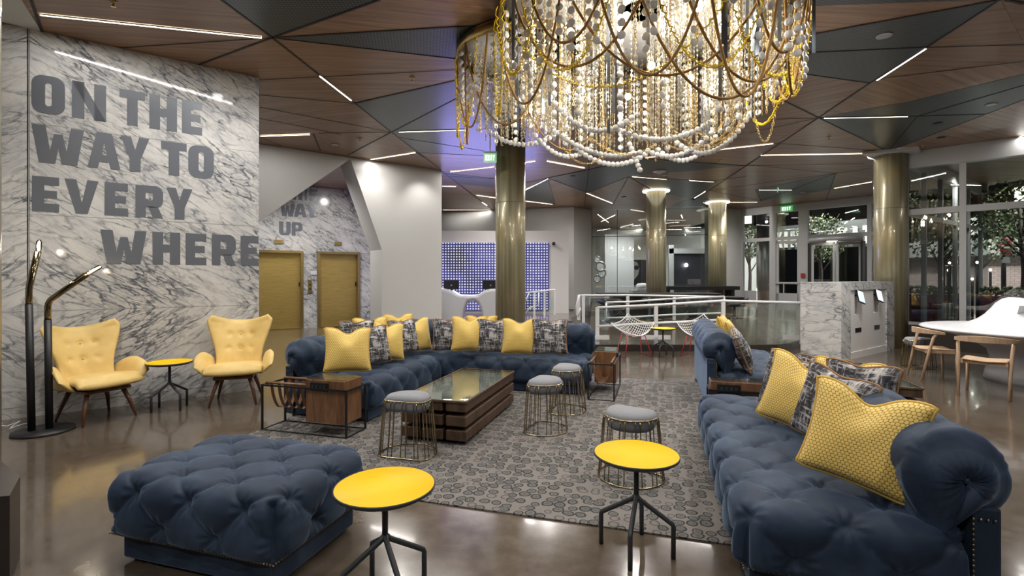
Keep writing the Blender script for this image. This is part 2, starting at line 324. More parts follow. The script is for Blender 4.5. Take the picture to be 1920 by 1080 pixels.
# ------------------------------------------------------------------ mesh building
class MB:
    def __init__(s): s.v = []; s.f = []; s.uv = {}; s.sm = []
    def add(s, vs, fs, smooth=False, uv=None):
        o = len(s.v); s.v += [tuple(v) for v in vs]
        for f in fs: s.f.append(tuple(i + o for i in f)); s.sm.append(smooth)
        if uv:
            for i, q in enumerate(uv): s.uv[o + i] = q
        return s
    def box(s, c, d, rz=0, M_=None):
        x, y, z = d[0] / 2, d[1] / 2, d[2] / 2
        vs = [Vector((sx * x, sy * y, sz * z)) for sz in (-1, 1) for sy in (-1, 1) for sx in (-1, 1)]
        R = M_ if M_ else Matrix.Rotation(rz, 3, 'Z')
        vs = [R @ v + Vector(c) for v in vs]
        return s.add(vs, [(0, 2, 3, 1), (4, 5, 7, 6), (0, 1, 5, 4), (2, 6, 7, 3), (0, 4, 6, 2), (1, 3, 7, 5)])
    def bar(s, a, b, w, h=None):                  # square bar between two points
        a, b = Vector(a), Vector(b); h = h or w; d = b - a; L = d.length
        if L < 1e-6: return s
        q = d.to_track_quat('X', 'Z').to_matrix(); return s.box((a + b) / 2, (L, w, h), M_=q)
    def tube(s, pts, r, n=8, caps=True, closed=False):
        pts = [Vector(p) for p in pts]; k = len(pts); rs = r if isinstance(r, (list, tuple)) else [r] * k
        vs = []; fs = []; up = None
        for i, p in enumerate(pts):
            if closed: t = pts[(i + 1) % k] - pts[i - 1]
            else: t = pts[min(i + 1, k - 1)] - pts[max(i - 1, 0)]
            t = t.normalized() if t.length > 1e-9 else Vector((0, 0, 1))
            if up is None: up = t.orthogonal().normalized()
            up = (up - t * up.dot(t)); up = up.normalized() if up.length > 1e-6 else t.orthogonal().normalized()
            w = t.cross(up)
            for j in range(n):
                a = 2 * pi * j / n; vs.append(p + (up * cos(a) + w * sin(a)) * rs[i])
        m = k if closed else k - 1
        for i in range(m):
            for j in range(n):
                a = i * n + j; b = i * n + (j + 1) % n; c = ((i + 1) % k) * n + (j + 1) % n; d = ((i + 1) % k) * n + j
                fs.append((a, b, c, d))
        if caps and not closed: fs += [tuple(range(n - 1, -1, -1)), tuple(range((k - 1) * n, k * n))]
        return s.add(vs, fs, True)
    def lathe(s, prof, n=32, c=(0, 0, 0), sx=1, sy=1, smooth=True, caps=True):
        vs = []; fs = []; c = Vector(c)
        for r, z in prof:
            for j in range(n): a = 2 * pi * j / n; vs.append(c + Vector((r * cos(a) * sx, r * sin(a) * sy, z)))
        for i in range(len(prof) - 1):
            for j in range(n): a = i * n + j; b = i * n + (j + 1) % n; fs.append((a, b, b + n, a + n))
        if caps and prof[0][0] > 1e-4: fs.append(tuple(range(n - 1, -1, -1)))
        if caps and prof[-1][0] > 1e-4: fs.append(tuple(range((len(prof) - 1) * n, len(prof) * n)))
        return s.add(vs, fs, smooth)
    def prism(s, poly, z0, z1):                   # plan polygon (x, y), concave allowed
        n = len(poly); vs = [(x, y, z0) for x, y in poly] + [(x, y, z1) for x, y in poly]
        return s.add(vs, [tuple(range(n - 1, -1, -1)), tuple(range(n, 2 * n))] + [(i, (i + 1) % n, (i + 1) % n + n, i + n) for i in range(n)])
    def slab(s, poly, y0, y1):                    # upright polygon (x, z) with thickness along y
        n = len(poly); vs = [(x, y0, z) for x, z in poly] + [(x, y1, z) for x, z in poly]
        return s.add(vs, [tuple(range(n)), tuple(range(2 * n - 1, n - 1, -1))] + [(i + n, (i + 1) % n + n, (i + 1) % n, i) for i in range(n)])
    def grid(s, fn, nu, nv, smooth=True, uvf=None, flip=False):
        vs = []; fs = []; uv = [] if uvf else None
        for i in range(nu + 1):
            for j in range(nv + 1):
                vs.append(fn(i / nu, j / nv))
                if uvf: uv.append(uvf(i / nu, j / nv))
        for i in range(nu):
            for j in range(nv):
                a = i * (nv + 1) + j; q = (a, a + nv + 1, a + nv + 2, a + 1); fs.append(q[::-1] if flip else q)
        return s.add(vs, fs, smooth, uv)
    def ball(s, c, r, nu=8, nv=5, sx=1, sy=1, sz=1):
        c = Vector(c); vs = [c + Vector((0, 0, -r * sz))]
        for i in range(1, nv):
            a = pi * i / nv - pi / 2
            for j in range(nu): b = 2 * pi * j / nu; vs.append(c + Vector((r * sx * cos(a) * cos(b), r * sy * cos(a) * sin(b), r * sz * sin(a))))
        vs.append(c + Vector((0, 0, r * sz))); fs = [(0, 1 + (j + 1) % nu, 1 + j) for j in range(nu)]
        for i in range(nv - 2):
            for j in range(nu): a = 1 + i * nu + j; b = 1 + i * nu + (j + 1) % nu; fs.append((a, b, b + nu, a + nu))
        k = 1 + (nv - 2) * nu; fs += [(k + j, k + (j + 1) % nu, k + nu) for j in range(nu)]
        return s.add(vs, fs, True)
    def me(s, name, mat):
        m = bpy.data.meshes.new(name); m.from_pydata(s.v, [], s.f); m.polygons.foreach_set('use_smooth', s.sm)
        if s.uv:
            l = m.uv_layers.new(name='UVMap'); vi = [0] * len(m.loops); m.loops.foreach_get('vertex_index', vi)
            flat = []
            for i in vi: flat += list(s.uv.get(i, (0, 0)))
            l.data.foreach_set('uv', flat)
        m.materials.append(mat); m.update(); return m
    def build(s, name, mat, parent=None, loc=(0, 0, 0), rz=0, weld=False, bev=0, structure=False):
        m = s.me(name, M[mat] if isinstance(mat, str) else mat)
        o = bpy.data.objects.new(name, m); COL.objects.link(o); o.parent = parent; o.location = loc; o.rotation_euler = (0, 0, rz)
        if bev:
            b = o.modifiers.new('bevel', 'BEVEL'); b.width = bev; b.segments = 2; b.limit_method = 'ANGLE'
        if structure: o['kind'] = 'structure'
        return o
def weld(mb, d=1e-4):                             # merge coincident vertices
    key = {}; mp = []; nv = []; nuv = {}
    for i, v in enumerate(mb.v):
        k = tuple(round(c / d) for c in v)
        if k not in key:
            key[k] = len(nv); nv.append(v)
            if i in mb.uv: nuv[key[k]] = mb.uv[i]
        mp.append(key[k])
    fs = []; sm = []
    for f, s_ in zip(mb.f, mb.sm):
        q = []
        for i in f:
            if mp[i] not in q: q.append(mp[i])
        if len(q) > 2: fs.append(tuple(q)); sm.append(s_)
    mb.v, mb.f, mb.sm, mb.uv = nv, fs, sm, nuv; return mb
def empty(name, loc, rz=0):
    o = bpy.data.objects.new(name, None); COL.objects.link(o); o.location = loc; o.rotation_euler = (0, 0, rz); o.empty_display_size = .1; return o
def tag(o, label=None, cat=None, group=None, kind=None):
    if label: o['label'] = label
    if cat: o['category'] = cat
    if group: o['group'] = group
    if kind: o['kind'] = kind
    return o
def copy_tree(o, loc, rz, label, group=None, parent=None):
    c = o.copy(); COL.objects.link(c); c.location = loc; c.rotation_euler = (0, 0, rz); c['label'] = label
    if group: c['group'] = group
    for ch in o.children:
        k = ch.copy(); COL.objects.link(k); k.parent = c
        for gch in ch.children: q = gch.copy(); COL.objects.link(q); q.parent = k
    return c
def struct(o): o['kind'] = 'structure'; return o

# ------------------------------------------------------------------ lettering
def ring(outer, inner):
    n = len(outer); return [[outer[i], outer[(i + 1) % n], inner[(i + 1) % n], inner[i]] for i in range(n)]
def octr(x0, y0, x1, y1, cx_, cy_):
    P = []
    for (X, Y, a0) in ((x1 - cx_, y0 + cy_, -90), (x1 - cx_, y1 - cy_, 0), (x0 + cx_, y1 - cy_, 90), (x0 + cx_, y0 + cy_, 180)):
        for k in range(6): a = radians(a0 + k * 18); P.append((X + cx_ * cos(a), Y + cy_ * sin(a)))
    return P
def octo(x0, y0, x1, y1, c): return [(x0 + c, y0), (x1 - c, y0), (x1, y0 + c), (x1, y1 - c), (x1 - c, y1), (x0 + c, y1), (x0, y1 - c), (x0, y0 + c)]
GL = {}
GL['O'] = ring(octr(0, 0, 1, 1, .34, .24), octr(.40, .20, .60, .80, .09, .07))
GL['N'] = [[(0, 0), (.36, 0), (.36, 1), (0, 1)], [(.64, 0), (1, 0), (1, 1), (.64, 1)], [(.30, 1), (0, 1), (.66, 0), (1, 0)]]
GL['T'] = [[(0, .76), (1, .76), (1, 1), (0, 1)], [(.29, 0), (.71, 0), (.71, .76), (.29, .76)]]
GL['H'] = [[(0, 0), (.38, 0), (.38, 1), (0, 1)], [(.62, 0), (1, 0), (1, 1), (.62, 1)], [(.38, .38), (.62, .38), (.62, .62), (.38, .62)]]
GL['E'] = [[(0, 0), (.45, 0), (.45, 1), (0, 1)], [(.45, 0), (1, 0), (1, .24), (.45, .24)], [(.45, .39), (.92, .39), (.92, .61), (.45, .61)], [(.45, .76), (1, .76), (1, 1), (.45, 1)]]
GL['W'] = [[(0, 1), (.14, 0), (.44, 0), (.50, .42), (.56, 0), (.86, 0), (1, 1), (.74, 1), (.66, .36), (.58, .80), (.42, .80), (.34, .36), (.26, 1)]]
GL['A'] = [[(0, 0), (.30, 0), (.36, .18), (.42, .38), (.50, .72), (.50, 1), (.27, 1)], [(1, 0), (.73, 1), (.50, 1), (.50, .72), (.58, .38), (.64, .18), (.70, 0)], [(.36, .18), (.64, .18), (.58, .38), (.42, .38)]]
GL['Y'] = [[(0, 1), (.36, 1), (.50, .62), (.31, .36)], [(.31, .36), (.50, .62), (.69, .36)], [(.69, .36), (.50, .62), (.64, 1), (1, 1)], [(.31, 0), (.69, 0), (.69, .36), (.31, .36)]]
GL['V'] = [[(0, 1), (.34, 1), (.50, .32), (.33, 0)], [(.33, 0), (.50, .32), (.67, 0)], [(.67, 0), (.50, .32), (.66, 1), (1, 1)]]
_o = [(.36, 1), (.78, 1), (.93, .93), (1, .8), (1, .52), (.93, .38), (.78, .32), (.36, .32)]; _i = [(.36, .78), (.56, .78), (.60, .76), (.62, .73), (.62, .59), (.60, .56), (.56, .54), (.36, .54)]
GL['P'] = [[(0, 0), (.36, 0), (.36, 1), (0, 1)]] + [[_o[k], _o[k + 1], _i[k + 1], _i[k]] for k in range(7)]
GL['R'] = GL['P'] + [[(.45, .36), (.80, .36), (1, 0), (.62, 0)]]
GL['I'] = [[(.2, 0), (.8, 0), (.8, 1), (.2, 1)]]
GL['U'] = [[(0, .2), (.38, .2), (.38, 1), (0, 1)], [(.62, .2), (1, .2), (1, 1), (.62, 1)], [(0, .2), (.18, 0), (.82, 0), (1, .2)]]
GL['S'] = [[(.0, .76), (.18, 1), (.98, 1), (.98, .76)], [(0, .42), (.38, .55), (.38, .76), (0, .78)], [(0, .42), (.2, .38), (1, .6), (.38, .62)], [(.2, .38), (.62, .38), (1, .58), (.6, .62)], [(.62, .22), (1, .22), (1, .58), (.62, .45)], [(.02, 0), (.82, 0), (1, .24), (.02, .24)]]
GL['X'] = [[(0, 0), (.34, 0), (1, 1), (.66, 1)], [(.66, 0), (1, 0), (.34, 1), (0, 1)]]
GL['K'] = [[(0, 0), (.34, 0), (.34, 1), (0, 1)], [(.34, .38), (.60, .55), (1, 1), (.66, 1)], [(.34, .55), (.55, .62), (1, 0), (.64, 0)]]
GL['G'] = [[(0, .15), (.3, .15), (.3, .85), (0, .85)], [(0, .85), (.18, 1), (.9, 1), (1, .78)], [(0, .15), (.18, 0), (.9, 0), (1, .22)], [(.7, .22), (1, .22), (1, .5), (.5, .5)]]
def letter(mb, ch, x0, x1, z0, z1, y0, y1):
    for q in GL[ch]: mb.slab([(x0 + (x1 - x0) * a, z0 + (z1 - z0) * b) for a, b in q], y0, y1)
def word(mb, txt, x0, x1, z0, z1, y0, y1, gap=.14):
    n = len(txt); w = (x1 - x0) / (n + (n - 1) * gap)
    for i, ch in enumerate(txt):
        if ch != ' ': letter(mb, ch, x0 + i * w * (1 + gap), x0 + i * w * (1 + gap) + w, z0, z1, y0, y1)

# ------------------------------------------------------------------ floor and rug
f = MB().prism([(-9, -3), (14, -3), (14, 21), (-9, 21)], -.2, 0).build('floor', 'floor', structure=True)
def plat_z(y): return .13 + max(0, min(1, (y - 9.75) / 7.3)) * .42
pp = [(1.5, 9.75), (5.2, 9.75), (5.2, 10.4), (7.2, 11.2), (8.0, 11.5), (13.0, 13.9)]
top = []
pm = MB()
ys = [9.75, 11.2, 13.85, 17.05, 19.0]
xl = lambda y: 1.5 + (y - 9.75) * .17
xr = {9.75: 5.3, 11.2: 7.3, 13.85: 13.0, 17.05: 10.3, 19.0: 8.7}
for y0, y1 in zip(ys[:-1], ys[1:]):
    a, b, c, d = (xl(y0), y0), (xr[y0], y0), (xr[y1], y1), (xl(y1), y1)
    vs = [(*q, 0) for q in (a, b, c, d)] + [(*q, plat_z(q[1])) for q in (a, b, c, d)]
    pm.add(vs, [(3, 2, 1, 0), (4, 5, 6, 7), (0, 1, 5, 4), (2, 3, 7, 6), (1, 2, 6, 5), (3, 0, 4, 7)])
pm.build('floor_ramp', 'floor', structure=True)
MB().box((3.35, 9.735, .065), (3.7, .03, .128)).build('trim_1', 'darkwall', structure=True)
MB().prism([(2.9, 19.0), (8.7, 19.0), (9.5, 30), (2.9, 30)], 0, .55).build('floor_lounge', 'floor', structure=True)
MB().prism([(-4.5, 13.2), (1.6, 13.2), (2.2, 19.2), (-4.5, 19.6)], 0, .28).build('floor_reception', 'floor', structure=True)
rug = MB().box((0, 0, 0), (4.15, 4.35, .008)).build('area_rug', 'rug', loc=g(-1.56, 5.08, .005), rz=-AG)
tag(rug, 'large grey rug patterned with dark agate-like rings under the seating group', 'rug')

# ------------------------------------------------------------------ walls
DM = Vector((.8107, .5855)); AM = atan2(DM.y, DM.x); OM = Vector((-5.01, 5.15))
def wall_s(px, O=OM, D=DM):
    k = (px - CX) / F; return (k * O.y - O.x) / (D.x - k * D.y)
MB().box((-.9, .15, CEIL / 2), (1.76, .3, CEIL)).box((wall_s(485.5) / 2, .15, CEIL / 2), (wall_s(485.5), .3, CEIL)).build('wall_left', 'marble', loc=(OM.x, OM.y, 0), rz=AM, structure=True)
jm = MB()
for z in (.115, 1.10, 2.11, 3.06): jm.box((.18, -.0008, z), (3.9, .003, .004))
jm.box((-.006, -.001, CEIL / 2), (.005, .003, CEIL)); jm.build('trim_2', 'frame', loc=(OM.x, OM.y, 0), rz=AM, structure=True)
rows = [('ON THE', 'ONTHE', [(59, 122), (135, 199), (224, 272), (280, 332), (341, 379)], 3.175, 3.575), ('WAY TO', 'WAYTO', [(59, 158), (164, 226), (226, 280), (302, 350), (353, 401)], 2.655, 3.05),
        ('EVERY', 'EVERY', [(60, 111), (121, 185), (196, 240), (254, 306), (312, 361)], 2.14, 2.51), ('WHERE', 'WHERE', [(188, 275), (286, 338), (348, 387), (397, 442), (451, 484)], 1.60, 1.98)]
for txt, chs, sp, z0, z1 in rows:
    mb = MB()
    for ch, (a, b) in zip(chs, sp): letter(mb, ch, wall_s(a), wall_s(b), z0, z1, -.003, 0)
    o = mb.build('wall_lettering', 'signgrey', loc=(OM.x, OM.y, 0), rz=AM)
    tag(o, 'flat dark grey capital letters reading %s on the marble wall' % txt, 'lettering', 'slogan on the tall marble wall')
# return of the marble wall behind it
MB().box((.15, 1.6, CEIL / 2), (.3, 3.2, CEIL)).build('wall_left_return', 'white', loc=(OM.x + DM.x * (wall_s(485.5) - .3), OM.y + DM.y * (wall_s(485.5) - .3), 0), rz=AM + radians(14), structure=True)
MB().box((0, 0, CEIL / 2), (.2, 8.5, CEIL)).build('wall_west', 'white', loc=(-6.45, .1, 0), structure=True)
# white cut-out wall in front of the elevator lobby
WO = Vector((-4.89, 9.6)); WD = Vector((.799, .601)); WA = atan2(WD.y, WD.x)
mb = MB(); mb.slab([(-2.6, CEIL), (-2.6, .38), (1.77, 4.0), (1.79, CEIL)], 0, .7); mb.slab([(1.79, CEIL), (1.77, 4.0), (2.477, 2.07), (2.477, 0), (3.99, 0), (3.99, CEIL)], 0, .7)
mb.build('wall_cutout', 'white', loc=(WO.x, WO.y, 0), rz=WA, structure=True)
# elevator lobby back wall
EO = Vector((-6.88, 13.5)); ED = Vector((.8706, .492)); EA = atan2(ED.y, ED.x)
es = lambda px: wall_s(px, EO, ED)
d1, d2 = (es(452), es(566)), (es(597), es(672))
zt1, zt2 = 2.14, 2.14
mb = MB(); xs = [-3.5, d1[0], d1[1], d2[0], d2[1], es(760)]
mb.box(((xs[0] + xs[1]) / 2, .1, CEIL / 2), (xs[1] - xs[0], .2, CEIL)); mb.box(((xs[2] + xs[3]) / 2, .1, CEIL / 2), (xs[3] - xs[2], .2, CEIL)); mb.box(((xs[4] + xs[5]) / 2, .1, CEIL / 2), (xs[5] - xs[4], .2, CEIL))
for a, b in (d1, d2): mb.box(((a + b) / 2, .1, (CEIL + zt1) / 2), (b - a, .2, CEIL - zt1))
mb.build('wall_elevators', 'marble2', loc=(EO.x, EO.y, 0), rz=EA, structure=True)
for k, (a, b) in enumerate((d1, d2)):
    d = MB().box(((a + b) / 2, .12, zt1 / 2), (b - a, .04, zt1)).build('door_%d' % (k + 1), 'elev', loc=(EO.x, EO.y, 0), rz=EA, structure=True)
    fr = MB()
    for x in (a, b): fr.box((x, .0, zt1 / 2), (.07, .16, zt1))
    fr.box(((a + b) / 2, .0, zt1 + .02), (b - a + .07, .16, .07)); fr.box(((a + b) / 2, .02, .01), (b - a, .14, .02)); fr.build('door_frame', 'brass', d)
    MB().box((b - .06, .085, 1.25), (.03, .02, .12)).build('floor_indicator', 'black', d)
lm = lambda n, ch, rng, z0, z1, lab: None
for txt, sp, z0, z1 in (('THIS', [(525, 545), (548, 567), (570, 577), (579, 596)], 3.63, 3.97), ('WAY', [(525, 553), (551, 575), (573, 596)], 3.15, 3.52), ('UP', [(523, 545), (547, 567)], 2.62, 3.0)):
    mb = MB()
    for ch, (a, b) in zip(txt, sp): letter(mb, ch, es(a), es(b), z0, z1, -.004, 0)
    tag(mb.build('wall_lettering', 'signgrey', loc=(EO.x, EO.y, 0), rz=EA), 'dark grey capitals reading %s on marble above the golden elevator doors' % txt, 'lettering', 'slogan above the elevators')
def ebox(px0, px1, z0, z1, name, mat, label, cat):
    o = MB().box(((es(px0) + es(px1)) / 2, -.015, (z0 + z1) / 2), (es(px1) - es(px0), .03, z1 - z0)).build(name, mat, loc=(EO.x, EO.y, 0), rz=EA, bev=.004); tag(o, label, cat); return o
cp = ebox(577, 585, 1.0, 1.38, 'call_panel', 'brass', 'gold elevator call button plate between the two elevator doors', 'call panel')
MB().box((es(581), -.035, 1.12), (.04, .02, .04)).box((es(581), -.035, 1.24), (.04, .02, .04)).build('call_button', 'black', cp)
ebox(582, 594, 1.52, 1.64, 'room_sign', 'whitegloss', 'small white plaque above the gold call plate on marble', 'sign')
for a, b, lab in ((514, 532, 'nearer the slogan wall'), (627, 641, 'over the door beside the white wall')):
    o = ebox(a, b, 2.38, 2.49, 'lantern_plate', 'brass', 'small brass elevator indicator plate ' + lab, 'indicator')

# reception end
rw = MB(); 
def wallseg(name, p, q, th=.15, z0=0, z1=CEIL, mat='white'):
    p, q = Vector(p), Vector(q); d = q - p; a = atan2(d.y, d.x)
    return MB().box((d.length / 2, th / 2, (z0 + z1) / 2), (d.length, th, z1 - z0)).build(name, mat, loc=(p.x, p.y, 0), rz=a, structure=True)
wallseg('wall_back', (-4.8, 20.1), (2.27, 18.2)); wallseg('wall_back_return', (2.27, 18.2), (3.06, 19.0))
MB().box((-1.65, 16.9, 1.62), (7.0, 1.4, 2.7)).build('wall_reception_alcove', 'cement', structure=True)
wallseg('baseboard_back', (-4.8, 20.05), (2.3, 18.12), .05, .28, .42)
lp = MB(); x0, x1, z0, z1 = -3.0, (1029 - CX) / F * 16.15, .38, 2.58
lp.add([(x0, 16.18, z0), (x1, 16.18, z0), (x1, 16.18, z1), (x0, 16.18, z1), (x0, 16.14, z0), (x1, 16.14, z0), (x1, 16.14, z1), (x0, 16.14, z1)],
       [(4, 5, 6, 7), (0, 3, 2, 1), (0, 1, 5, 4), (1, 2, 6, 5), (2, 3, 7, 6), (3, 0, 4, 7)], uv=[(0, 0), (x1 - x0, 0), (x1 - x0, z1 - z0), (0, z1 - z0)] * 2)
tag(lp.build('media_wall', 'led'), 'blue panel of glowing white dots behind the reception desk', 'light panel')
lamp('media_wall_glow', 'AREA', (-.8, 15.9, 1.9), 120, (.42, .38, 1.0), 3.2, (radians(75), 0, pi), sy=1.6)
sc = MB().box((1.35, 16.1, 2.55), (.08, .12, .08)).lathe([(.0, 0), (.045, .01), (.045, .09)], 12, (1.35, 16.02, 2.49)).build('security_camera', 'black'); tag(sc, 'tiny black security camera on white alcove corner', 'camera')
# desk: two white humps with an arch
def desk(px0, px1, Y, th, label, prof):
    mb = MB(); n = len(prof)
    def fn(u, v):
        i = u * (n - 1); k = min(int(i), n - 2); t = i - k; t = t * t * (3 - 2 * t)
        return None
    return mb
tp = [(800, 545), (815, 540), (832, 541), (848, 546), (860, 553), (880, 554), (896, 553), (906, 546), (918, 542), (940, 541), (965, 542), (985, 552)]
bt = [(985, 600), (965, 620), (908, 620), (905, 600), (902, 580), (896, 568), (886, 563), (876, 566), (870, 578), (866, 600), (858, 625), (800, 625)]
YD = 12.6; poly = [(PY(x, y, YD).x, PY(x, y, YD).z) for x, y in tp + bt]; poly = [(x, max(z, 0)) for x, z in poly]
dk = MB().slab([(x, z) for x, z in poly][::-1], YD, YD + .55).build('reception_desk', 'whitegloss', bev=.06); tag(dk, 'white sculptural reception desk with humps and an arched opening', 'desk')
for px, lab in ((846, 'nearer the white cut-out wall'), (920, 'beside the brass column')):
    P0 = PY(px, 548, 12.75); m = empty('monitor', (P0.x, 12.78, P0.z - .02))
    MB().box((0, 0, .21), (.40, .03, .24)).build('screen', 'black', m, bev=.008); MB().box((0, .02, .05), (.05, .03, .12)).box((0, .03, .005), (.2, .14, .012)).build('stand', 'black', m)
    MB().box((0, -.017, .2), (.03, .004, .03)).build('badge', 'whitesign', m)
    tag(m, 'black computer monitor seen from behind on white desk, ' + lab, 'monitor', None)

# glass partition, pier, lounge beyond
GP0, GP1 = Vector((3.06, 19.0)), Vector((7.24, 18.0)); gd = (GP1 - GP0); ga = atan2(gd.y, gd.x)
gp = MB().box((gd.length / 2, 0, 2.2), (gd.length, .012, CEIL - .4)).build('window_partition', 'glass', loc=(GP0.x, GP0.y, 0), rz=ga, structure=True)
mb = MB()
for s_ in (0, .95, 2.6, gd.length): mb.box((s_, 0, 2.2), (.02, .03, CEIL - .4))
mb.box((gd.length / 2, 0, 3.0), (gd.length, .03, .02)).build('trim_3', 'black', loc=(GP0.x, GP0.y, 0), rz=ga, structure=True)
wallseg('wall_pier', (7.24, 18.0), (8.76, 18.9), .3)
MB().box((7.22, 17.98, 2.0), (.1, .1, CEIL)).build('trim_4', 'black', structure=True)
wallseg('wall_far', (2.6, 26.3), (14, 26.3), .2, .3, CEIL); wallseg('wall_far_side', (2.75, 19.1), (2.9, 27.6), .15)
MB().box((5.0, 23.2, 2.0), (1.35, .2, 2.9)).build('wall_screen', 'whitegloss', structure=True)
mc = [(1115, 486, 9), (1121, 499, 13), (1124, 512, 11), (1115, 522, 10)]
for k, (x, y, r) in enumerate(mc):
    p = PY(x + 6, y, 22.9); R = r / 2 / F * 22.9 * 1.3; t_ = empty('round_mirror', (p.x, 23.08, p.z))
    q = MB(); q.tube([(R * cos(a * pi / 8), 0, R * sin(a * pi / 8)) for a in range(16)], R * .22, 6, closed=True); q.build('ring_frame', 'steel', t_)
    q = MB(); q.add([(0, .0, 0)] + [(R * .9 * cos(a * pi / 8), .0, R * .9 * sin(a * pi / 8)) for a in range(16)], [(0, 1 + a, 1 + (a + 1) % 16) for a in range(16)]); q.build('mirror_disc', 'frame', t_)
    tag(t_, ['small round mirror, topmost of the cluster on the lounge screen', 'largest round mirror, second from top of the cluster', 'round mirror second from the bottom of the cluster', 'round mirror at the bottom of the cluster'][k], 'mirror', 'cluster of round mirrors on the lounge wall')
# portrait print
p0, p1 = PY(1177, 535, 26.2), PY(1222, 487, 26.2); pr = empty('portrait_print', (p0.x, 26.25, p0.z)); w_, h_ = p1.x - p0.x, p1.z - p0.z
MB().box((w_ / 2, 0, h_ / 2), (w_, .06, h_)).build('canvas', 'portraitbg', pr)
MB().slab([(.05, .05), (.3, .0), (.34, .3), (.55, .55), (.62, .9), (.5, 1.22), (.25, 1.3), (.08, 1.1), (.05, .7), (.14, .4)], -.04, -.031).build('face', 'portraitskin', pr)
MB().slab(octo(.04, .82, .3, 1.05, .07), -.048, -.041).slab(octo(.34, .82, .6, 1.05, .07), -.048, -.041).build('sunglasses', 'portraitbg', pr)
tag(pr, 'black and white print of a face in sunglasses on the lounge wall', 'picture')
# lounge door, a glowing ball before its pane standing in for a reflected lamp
wo = empty('lounge_door', (0, 0, 0)); 
a, b = PY(1258, 565, 24.5), PY(1310, 455, 24.5)
mb = MB(); mb.box((a.x, 24.5, 1.6), (.25, .12, 2.9)).box((b.x + .8, 24.5, 1.6), (.2, .12, 2.9)).box(((a.x + b.x) / 2 + .4, 24.5, 2.75), (b.x - a.x + 1, .12, .25)).build('door_frame', 'frame', wo)
MB().box(((a.x + b.x) / 2 + .4, 24.52, 1.6), (b.x - a.x + .8, .02, 2.2)).build('dark_pane', 'portraitbg', wo)
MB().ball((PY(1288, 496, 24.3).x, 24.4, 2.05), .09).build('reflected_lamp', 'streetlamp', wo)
tag(wo, 'pale framed glass door with a glowing ball for a reflected lamp behind the columns', 'door')
for px, py, r, lab in ((1204, 536, .28, 'on the counter under the face print'),):
    p = PY(px, py + 6, 22); o = MB().lathe([(.02, 0), (r * .8, .02), (r, .12), (r * .98, .22), (r * .7, .30), (.02, .32)], 24, (p.x, 22, p.z - .05)).build('white_pod_chair', 'whitegloss'); tag(o, 'round white bowl shaped object beyond the glass partition', 'bowl'); o2 = MB().box((p.x, 22, (.55 + p.z - .05) / 2), (1.0, .7, p.z - .6)).build('lounge_plinth', 'whitegloss'); tag(o2, 'plain white plinth under the round white bowl beyond the glass', 'plinth')

# ------------------------------------------------------------------ glazed walls
FD = Vector((.65, -.76)); FD.normalize(); FO = Vector((8.76, 18.9)); FA = atan2(FD.y, FD.x)
fs = lambda px: wall_s(px, FO, FD)
FZ = .56
def lbox(mb, s0, s1, z0, z1, y=0, th=.1): return mb.box(((s0 + s1) / 2, y, (z0 + z1) / 2), (s1 - s0, th, z1 - z0))
ht = 3.78
mb = MB(); Lf = 6.8
lbox(mb, 0, Lf, ht, CEIL, 0, .16); lbox(mb, 0, Lf, 2.78, 2.9, 0, .12)
for px, w in ((1391, .09), (1450, .22), (1507, .3), (1631, .12)): s_ = max(fs(px), .03); lbox(mb, s_ - w / 2, s_ + w / 2, FZ, CEIL, 0, .14)
s_r0, s_r1 = fs(1519), fs(1619)
lbox(mb, fs(1507), s_r0, FZ, 2.9, 0, .12); lbox(mb, s_r0, s_r1, 2.62, 2.9, 0, .12)
lbox(mb, 0, fs(1419), FZ, .95, 0, .08)
for s_ in (4.9, 6.0): lbox(mb, s_ - .05, s_ + .05, FZ, CEIL)
mb.build('window_1', 'frame', loc=(FO.x, FO.y, 0), rz=FA, structure=True)
mb = MB(); lbox(mb, 0, Lf, 2.9, ht, .02, .01); lbox(mb, 0, fs(1450), .95, 2.8, .02, .01); lbox(mb, s_r1, Lf, FZ, 2.8, .02, .01); mb.build('window_1_pane', 'glass', loc=(FO.x, FO.y, 0), rz=FA, structure=True)
def door_leaf(name, s0, s1, y, th, z0, z1, parent=None):
    q = MB(); w = .10
    lbox(q, s0, s0 + w, z0, z1, y, th); lbox(q, s1 - w, s1, z0, z1, y, th); lbox(q, s0, s1, z1 - w, z1, y, th); lbox(q, s0, s1, z0, z0 + .32, y, th); return q
a, b = fs(1455), fs(1501)
dr = door_leaf('door_3', a, b, 0, .06, FZ, 2.76).build('door_3', 'frame', loc=(FO.x, FO.y, 0), rz=FA, structure=True)
MB().box(((a + b) / 2, -.06, 1.25), (b - a, .05, .06)).box((a + .28, -.05, 1.08), (.03, .03, .4)).build('push_bar', 'frame', dr)
q = MB(); lbox(q, a + .1, b - .1, .88, 2.66, 0, .01).build('door_glass', 'glass', dr)
MB().box((a + .5, -.05, 2.66), (.3, .06, .07)).build('door_closer', 'frame', dr)
